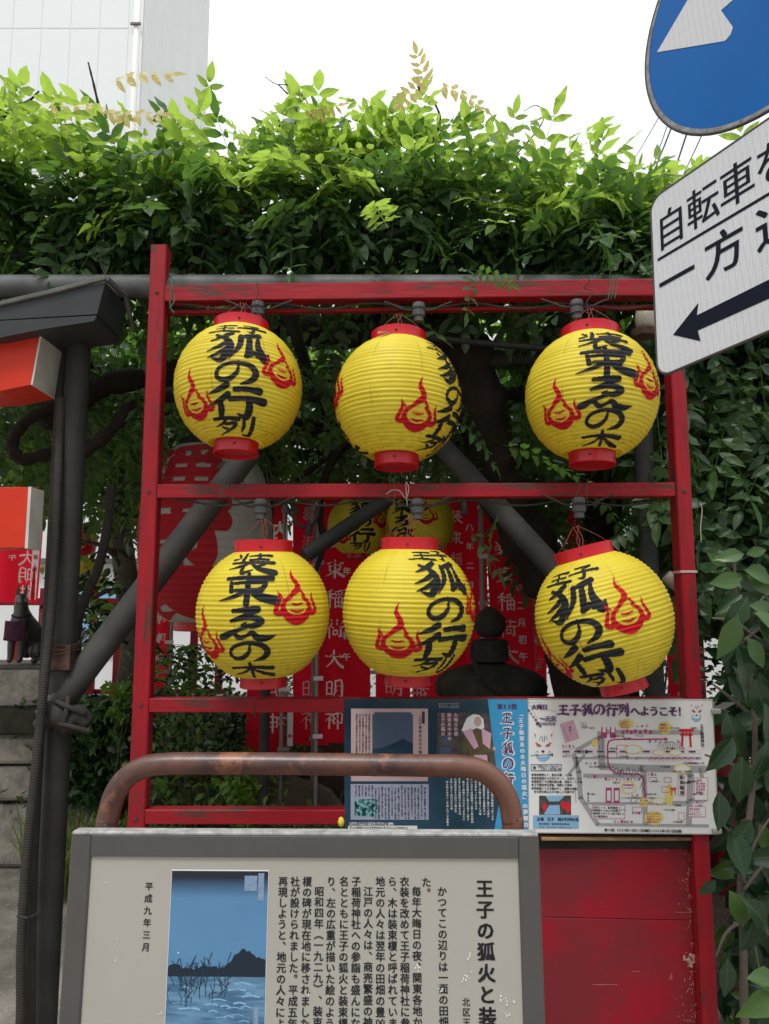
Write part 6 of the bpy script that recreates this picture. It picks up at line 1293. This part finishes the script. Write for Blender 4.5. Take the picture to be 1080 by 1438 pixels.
# ================================================================== ROAD SIGNS
su = Vector((0.46873248, 0.17483805, -0.86586461)); sv = Vector((0.04361391, 0.97444031, 0.22037221)); s0 = Vector((0.55158654, 0.27364423, 1.49))
def c2w(v): return Vector((v.x, v.z*math.cos(PIT)-v.y*math.sin(PIT), v.z*math.sin(PIT)+v.y*math.cos(PIT)))   # lens axes to world axes
SU, SV = c2w(su), c2w(sv); SO = c2w(s0)+Vector((0, 0, CZ)); SN = SU.cross(SV)
if SN.dot(Vector((0, 0, CZ))-SO) < 0: SN = -SN
def S3(u, v, h=0): return SO+SU*u+SV*v+SN*h
def plate(parent, outline, name, mat_f, mat_b, edge, th=.0035, rim=.006):
    n = len(outline); f = [S3(*q, 0) for q in outline]; bk = [S3(*q, -th) for q in outline]
    m = MB(); m.add(f, [tuple(range(n))]); m.mk(name, mat_f, parent)
    m = MB(); m.add([q-SN*.0004 for q in f]+bk, [tuple(range(n, 2*n))[::-1]]+[(i, (i+1) % n, (i+1) % n+n, i+n) for i in range(n)]); m.mk('back_plate', mat_b, parent)
    m = MB(); m.tube(f+[f[0]], rim/2, 8, False); m.v = [q-SN*.0015 for q in m.v]; m.mk('rim', edge, parent, True)
def rounded(u0, v0, u1, v1, r_, k=6):
    out = []
    for cx, cy, a in ((u1-r_, v1-r_, 0), (u0+r_, v1-r_, 90), (u0+r_, v0+r_, 180), (u1-r_, v0+r_, 270)):
        for i in range(k+1): t = R(a+90*i/k); out.append((cx+r_*math.cos(t), cy+r_*math.sin(t)))
    return out
ts = root('one_way_plate', S3(.3, 0), 'white rectangular road sign plate with black Japanese writing and left arrow', 'road sign')
plate(ts, rounded(-.003, -.003, .603, .403, .032), 'face', M['white_sign'], M['sign_back'], M['sign_back'], rim=.006)
def stext(mb, ch, cu, cv, w, hh, off=.03):
    g_, f_ = glyph(ch, off, 4); mb.add([S3(cu+x*w, cv+y*hh, .0007+kz*1.2e-4) for x, y, kz in g_], f_)
mb = MB()
for i, ch in enumerate('自転車を除く'): stext(mb, ch, .047+i*.0755+(.002 if i else 0), .312+(.003 if i else 0), .078, .094, .012)
for cu, ch in ((.055, '一'), (.165, '方'), (.275, '通'), (.385, '行')): stext(mb, ch, cu, .193, .092, .094, .014)
mb.mk('lettering', M['sign_black'], ts)
mb = MB(); mb.add([S3(u, v, .0007) for u, v in ((.010, .2505), (.49, .2505), (.49, .257), (.010, .257))], [(0, 1, 2, 3)]); mb.mk('underline', M['sign_black'], ts)
mb = MB(); mb.add([S3(u, v, .0007) for u, v in ((.040, .073), (.103, .034), (.098, .058), (.56, .052), (.56, .094), (.098, .090), (.103, .114))], [(0, 1, 2, 3, 4, 5, 6)]); mb.mk('arrow', M['sign_black'], ts)
bs = root('round_blue_sign', S3(.3, .41), 'round blue road sign with broad white left arrow at the upper right', 'road sign')
CC = (.302, .722)
circ = lambda r_, n=72: [(CC[0]+r_*math.cos(2*math.pi*i/n), CC[1]+r_*math.sin(2*math.pi*i/n)) for i in range(n)]
plate(bs, circ(.304), 'face', M['sign_blue'], M['sign_back'], M['sign_back'], rim=.007)
cr0, cr1 = circ(.304), circ(.294); n = 72
mb = MB(); mb.add([S3(*q, .0007) for q in cr0]+[S3(*q, .0007) for q in cr1], [(i, (i+1) % n, (i+1) % n+n, i+n) for i in range(n)]); mb.mk('pale_border', M['sign_edge'], bs)
arr = [(.032, .750), (.196, .637)]+[(.2, .637), (.210, .640), (.216, .652)]+[(.193, .713), (.52, .713), (.52, .790), (.193, .790), (.216, .850), (.210, .862), (.196, .864)]
mb = MB(); mb.add([S3(u, v, .0009) for u, v in arr], [tuple(range(len(arr)))]); mb.mk('arrow', M['white_sign'], bs)
sp0 = S3(.3, .2, -.05)
sg = root('sign_pole', (sp0.x, sp0.y, 0), 'grey steel pole carrying the road signs just outside the right edge', 'pole')
m_ = MB(); m_.tube([(sp0.x, sp0.y, 0), (sp0.x, sp0.y, sp0.z+1.0)], .03, 18); smooth_by_angle(m_.mk('pole', M['steel_top'], sg))
for v in (.1, .3, .6, .85):
    a, b2 = S3(.2, v, -.012), S3(.4, v, -.012); m_ = MB(); m_.beam(a, b2, .015, .03, SV); m_.mk('bracket', M['steel'], sg)

# ================================================================== RIGHT SIDE: roof eave, red posts, broad leaved shrub
sh = root('shrine_roof', (P(1060, 842, 4.0).x, 4.0, 0), 'dark weathered shrine roof edge and timber wall behind foliage at the right', 'roof')
a, b_ = P(985, 778, 5.0), P(1130, 700, 3.4)
d = (b_-a); 
def slab(a, b2, back, th, name, mat):
    m = MB(); v = [a, b2, b2+back, a+back]; v += [q-Vector((0, 0, th)) for q in v]; m.add(v, [(0, 1, 2, 3), (7, 6, 5, 4), (0, 4, 5, 1), (1, 5, 6, 2), (2, 6, 7, 3), (3, 7, 4, 0)]); return m.mk(name, mat, sh)
slab(a, b_, Vector((1.6, .5, .75)), .03, 'roof_sheet', M['roof_green'])
slab(a+Vector((.02, .02, -.05)), b_+Vector((.02, .02, -.05)), Vector((1.5, .5, .6)), .07, 'fascia', M['dark_timber'])
slab(a+Vector((.25, .15, -.13)), b_+Vector((.25, .15, -.13)), Vector((.05, .02, 0)), 1.05, 'wall', M['dark_timber'])
for px, Y, r_, l in ((1012, 4.3, .088, 'thick vermilion red post behind the broad leaved shrub, left of its twin'), (1070, 5.4, .06, 'slimmer red post farther right behind the broad leaved shrub')):
    x = P(px, 1100, Y).x; m_ = MB(); m_.tube([(x, Y, 0), (x-.01, Y, P(px, 985 if px < 1040 else 900, Y).z)], r_, 20); tag(smooth_by_angle(m_.mk('red_post', M['fence_red'])), l, 'post')
m_ = MB(); x = P(1000, 990, 4.0).x; m_.box((x-.02, 4.0, P(1000, 1008, 4.0).z), (x+2.2, 4.08, P(1000, 985, 4.0).z), .004); tag(m_.mk('white_rail', M['torii_white']), 'white painted rail end glimpsed just right of the map poster top corner', 'rail')

bsr = root('broad_leaved_shrub', (P(1075, 1300, 2.35).x, 2.35, 0), 'glossy broad leaved shrub filling the right edge beside the red rack', 'shrub')
def stem(pts, r0, r1, nm='branch', mat=M['bark2'], parent=bsr):
    sp = [Vector(q) for q in spline(pts, 6)]; m = MB(); m.tube(sp, list(np.linspace(r0, r1, len(sp))), 8); return m.mk(nm, mat, parent, True)
stem([(P(1048, 1438, 2.3).x, 2.3, 0), P(1046, 1438, 2.3), P(1044, 1330, 2.3), P(1040, 1240, 2.3), P(1052, 1150, 2.3), P(1060, 1060, 2.32), P(1056, 960, 2.3), P(1040, 880, 2.3), P(1033, 820, 2.28), P(1031, 770, 2.26)], .014, .004, 'stem')
for a in ([(1045, 1240), (1030, 1180), (1010, 1150)], [(1046, 1220), (1062, 1180), (1080, 1150)], [(1044, 1250), (1072, 1215), (1095, 1200)], [(1050, 1000), (1020, 975), (1000, 960)], [(1030, 870), (1055, 890), (1075, 905), (1100, 930)], [(1060, 860), (1072, 840), (1090, 830)], [(1058, 1090), (1020, 1070), (990, 1060)], [(1040, 880), (1015, 870), (1000, 868)], [(1045, 900), (1070, 880), (1090, 870)], [(1046, 1290), (1020, 1310), (1005, 1345)], [(1047, 1290), (1060, 1330), (1066, 1360)]):
    stem([P(x_, y_, 2.28) for x_, y_ in a], .006, .003)
CM = {}
for i in range(6):
    for k, mt in (('d', M['camellia_v']), ('p', M['camellia_pale_v'])):
        v, f = broad(.125, .062, 20+i, random.uniform(.1, .6), random.uniform(.15, .6)); CM[(i, k)] = mesh_of('leaf', v, f, mt, True)
def cam_leaf(px, py, Y, ang, sc, k='d', face=.35, roll=None):
    """ang: direction of the tip in the picture, degrees clockwise from right"""
    d = Vector((math.cos(R(ang)), random.uniform(-.35, .1), -math.sin(R(ang))))
    nrm = Vector((random.gauss(0, .2), -1+random.gauss(0, .15), face+random.gauss(0, .15)))
    Mx = frame_from(d, random.gauss(0, .25) if roll is None else roll, nrm)
    put(CM[(random.randrange(6), k)], 'leaf', P(px+(12 if py < 985 else 20), py, Y), bsr, Matrix(Mx.tolist()).to_euler(), sc*.97)
for t in [(1033, 778, 2.22, 175, .72, 'p'), (1036, 778, 2.22, -12, .55, 'p'), (1031, 812, 2.20, 172, .85, 'p'), (1033, 800, 2.20, 12, .95, 'p'), (1036, 808, 2.22, 30, .85, 'p'), (1008, 795, 2.3, 215, .55, 'p'), (1040, 850, 2.2, 15, 1.1, 'p'), (1030, 835, 2.2, 150, .8, 'd'), (1038, 838, 2.15, 125, 1.05, 'd'),
          (1025, 862, 2.12, 112, 1.15, 'p'), (1046, 860, 2.14, 30, 1.0, 'p'), (1052, 872, 2.14, 60, .95, 'd'), (1036, 895, 2.12, 55, .85, 'p'), (1020, 900, 2.16, 70, 1.1, 'd'), (1028, 905, 2.2, 20, 1.2, 'd'), (1000, 1000, 2.2, 75, 1.1, 'd'), (1010, 1035, 2.2, 130, 1.0, 'd'), (1070, 905, 2.15, 5, 1.1, 'd'), (1075, 915, 2.12, 25, 1.0, 'p'),
          (1022, 1062, 2.15, 95, 1.1, 'd'), (1058, 1040, 2.15, 110, 1.0, 'd'), (1068, 1060, 2.12, 80, 1.1, 'd'), (990, 1110, 2.2, 100, .9, 'd'), (1005, 1160, 2.2, 80, 1.1, 'd'), (1035, 1150, 2.18, 120, .9, 'd'), (1066, 1140, 2.15, 60, 1.0, 'd'), (1004, 1250, 2.2, 62, 1.05, 'p'), (1022, 1262, 2.15, 40, 1.1, 'd'), (1040, 1285, 2.15, 110, .9, 'd'), (1045, 1205, 2.2, 165, .8, 'd'),
          (1085, 1200, 2.15, 170, .9, 'd'), (1075, 1265, 2.15, 95, .9, 'd'), (1028, 1374, 2.0, 4, 1.05, 'p', .9, 0.0), (1084, 1392, 1.98, 160, 1.0, 'p', .9, 0.0), (1002, 1345, 2.2, 100, .8, 'd'), (985, 1235, 2.25, 130, .55, 'd'), (1072, 1330, 2.1, 70, .9, 'd'), (1060, 1170, 2.1, 20, .9, 'p')]: cam_leaf(*t)
for _ in range(255):
    px = random.uniform(1000, 1150); py = random.uniform(800, 1438)
    if px < 1034 and 960 < py: continue
    cam_leaf(px, py, random.uniform(2.2, 2.75), random.uniform(20, 120) if random.random() < .8 else random.uniform(-30, 20), random.uniform(.7, 1.2), 'd' if random.random() < .92 else 'p', random.uniform(-.2, .8))

it2 = []
for _ in range(620):
    px, py = random.uniform(1018, 1230), random.uniform(790, 1460)
    d = np.array([random.uniform(-.8, .9), random.uniform(-.5, .2), random.uniform(-1.2, .2)])
    it2.append((random.randrange(4), frame_from(d, random.gauss(0, .3), (random.gauss(0, .3), -1, random.uniform(-.2, .9))), random.uniform(.7, 1.15), np.array(P(px, py, random.uniform(2.6, 3.3))), 1 if random.random() < .18 else 0))
merged('foliage', it2, [broad(.125, .06, 70+i, .25, .3) for i in range(4)], None, bsr, mats=[M['camellia'], M['camellia_pale']])

# ================================================================== LOW PLANTING
def clump(name, label, cat, cx, Y, w, h0, h1, n, variants, mats, dirf, sc=(.8, 1.3), depth=.3, stems=5, nearY=None):
    x0 = P(cx, 1000, Y).x; o = root(name, (x0, Y, 0), label, cat)
    wm = w/F*Y
    for _ in range(stems):
        a = Vector((x0+random.uniform(-.3, .3)*wm, Y+random.uniform(-.1, .1), 0)); t = Vector((x0+random.uniform(-.8, .8)*wm, Y+random.uniform(-depth, depth)*.8, h1*.92))
        m = MB(); m.tube([a, (a+t)/2+Vector((random.uniform(-.05, .05), 0, .04)), t], [.009, .007, .003], 6); m.mk('stem', M['twig'], o, True)
    it2 = []
    for _ in range(n):
        p = np.array([x0+random.gauss(0, .5)*wm, Y+random.uniform(-depth, depth), h0+(h1-h0)*random.random()**.8]); it2.append((random.randrange(len(variants)), frame_from(dirf(p), random.gauss(0, .5)), random.uniform(*sc), p, random.randrange(len(mats))))
    merged('foliage', it2, variants, None, o, mats=mats); return o
SL = [broad(.05, .024, 40+i, .25, .2) for i in range(4)]
IV = []
for i in range(3):
    v = np.array([[0, 0, 0], [-.012, -.026, 0], [.018, -.03, -.004], [.026, -.014, .002], [.06, 0, -.012], [.026, .014, .002], [.018, .03, -.004], [-.012, .026, 0], [.02, 0, .004]])*(1+.1*i); IV.append((v, [(0, 1, 2), (0, 2, 8), (2, 3, 8), (3, 4, 8), (8, 4, 5), (8, 5, 6), (0, 8, 6), (0, 6, 7)]))
clump('ivy_patch', 'dark green ivy climbing over the low wall between the steel post and left red post', 'ivy', 145, 4.75, 75, .35, 1.02, 1500, IV, [M['ivy'], M['ivy'], M['camellia']], lambda p: rdir(-1.3, .1), (.8, 1.25), .16, 4)
clump('ivy_patch', 'bright new ivy shoots beside the cut stone near the left red post', 'ivy', 172, 4.6, 22, .90, 1.12, 90, IV, [M['shrub']], lambda p: rdir(-1, .3), (.7, 1.1), .1, 3)
def shrub(label, cx, Y, w, yt, yb, n, mats, **k): return clump('shrub', label, 'shrub', cx, Y, w, max(.02, P(cx, yb, Y).z), P(cx, yt, Y).z, n, SL, mats, lambda p: rdir(-.8, .4), **k)
shrub('leafy garden shrub directly behind the left red post below the big lantern', 262, 4.3, 62, 905, 1145, 1500, [M['shrub'], M['camellia'], M['ivy']])
shrub('dark shrub behind the thin grey post and lower left lantern', 330, 4.9, 70, 975, 1110, 1500, [M['camellia'], M['camellia'], M['ivy']])
shrub('bright leafy shrub low behind the bottom red rail by the thin grey post', 350, 4.2, 45, 1060, 1150, 500, [M['shrub'], M['shrub']])
shrub('light green shrub rising behind the lower left lantern', 420, 5.3, 60, 950, 1080, 900, [M['shrub'], M['ivy']])
shrub('dark dense shrub behind the posters and stone lantern', 650, 6.2, 190, 760, 1150, 2300, [M['camellia'], M['camellia'], M['ivy']], depth=.5, sc=(1, 1.8), stems=9)
shrub('tall dark shrub behind the tilted lantern and right red post', 930, 5.9, 110, 600, 1100, 2400, [M['camellia'], M['camellia'], M['ivy']], depth=.5, sc=(1, 1.8), stems=9)
shrub('dark green shrub at the far right behind the red posts', 1090, 4.6, 70, 860, 1250, 1500, [M['camellia'], M['ivy']], depth=.4, sc=(1, 1.6))
def grassp(label, cx, Y, w, n, ln, spread=1.0, yc=0):
    x0 = P(cx, 1100, Y).x; mb = MB(); wm = w/F*Y
    for _ in range(n):
        b0 = Vector((x0+random.gauss(0, .45)*wm, Y+random.uniform(-.25, .25), .03)); t = random.uniform(0, 2*math.pi); l = ln*random.uniform(.6, 1.2); dx = Vector((math.cos(t), math.sin(t), 0))*l*.55*spread; up = Vector((0, 0, l)); s_ = Vector((-math.sin(t), math.cos(t), 0))*.0045
        p1, p2, p3 = b0+up*.55+dx*.25, b0+up*.85+dx*.7, b0+up*.75+dx*1.25
        mb.add([b0-s_, b0+s_, p1-s_, p1+s_, p2-s_*.7, p2+s_*.7, p3], [(0, 1, 3, 2), (2, 3, 5, 4), (4, 5, 6)])
    return tag(mb.mk('grass', M['grass']), label, 'grass', None, 'stuff')
grassp('long arching grass at the foot of the ivy between steel post and red post', 150, 4.4, 95, 900, .36)
grassp('grass tufts below the bright shrub behind the red bottom rail', 330, 4.0, 120, 700, .30)
grassp('fine arching grass around the banner pole feet', 420, 4.35, 55, 500, .42, 1.3)

# worn and peeled places on the red board
mb = MB(); rw = random.Random(21)
pp = Plane2(P(762, 1185, Yr+.0385), P(980, 1185, Yr+.0385), P(762, 1438, Yr+.0385))
def chip(m, cx, cy, rx, ry, h=.0008):
    n = 9; m.add([pp.w(*pp.q(cx+rx*rw.uniform(.5, 1.2)*math.cos(2*math.pi*i/n), cy+ry*rw.uniform(.5, 1.2)*math.sin(2*math.pi*i/n)), h) for i in range(n)], [tuple(range(n))])
for _ in range(150):
    x = 978-abs(rw.gauss(0, 10)); y = rw.uniform(1195, 1436); chip(mb, x, y, rw.uniform(.4, 1.3), rw.uniform(.6, 2.6))
for _ in range(26): chip(mb, rw.uniform(775, 960), rw.uniform(1190, 1436), rw.uniform(.4, .8), rw.uniform(.3, .7))
for x0, x1, y in ((832, 868, 1382.5), (888, 900, 1364), (950, 980, 1281)):
    for k in range(int((x1-x0)/3)): chip(mb, x0+3*k, y, 2.0, .5)
q = mb.mk('paint_chips', pm('bare_primer', (.50, .24, .18), (.36, .13, .10), rough=.8, scale=60), rk); q['kind'] = 'stuff'
mb = MB()
for k in range(14): chip(mb, 968+rw.gauss(0, 4), 1347+rw.gauss(0, 6), rw.uniform(2, 5), rw.uniform(2, 5), .0009+k*.00004)
mb.mk('peeled_patch', pm('peeled_wood', (.55, .36, .30), (.38, .16, .13), rough=.85, scale=90), rk)
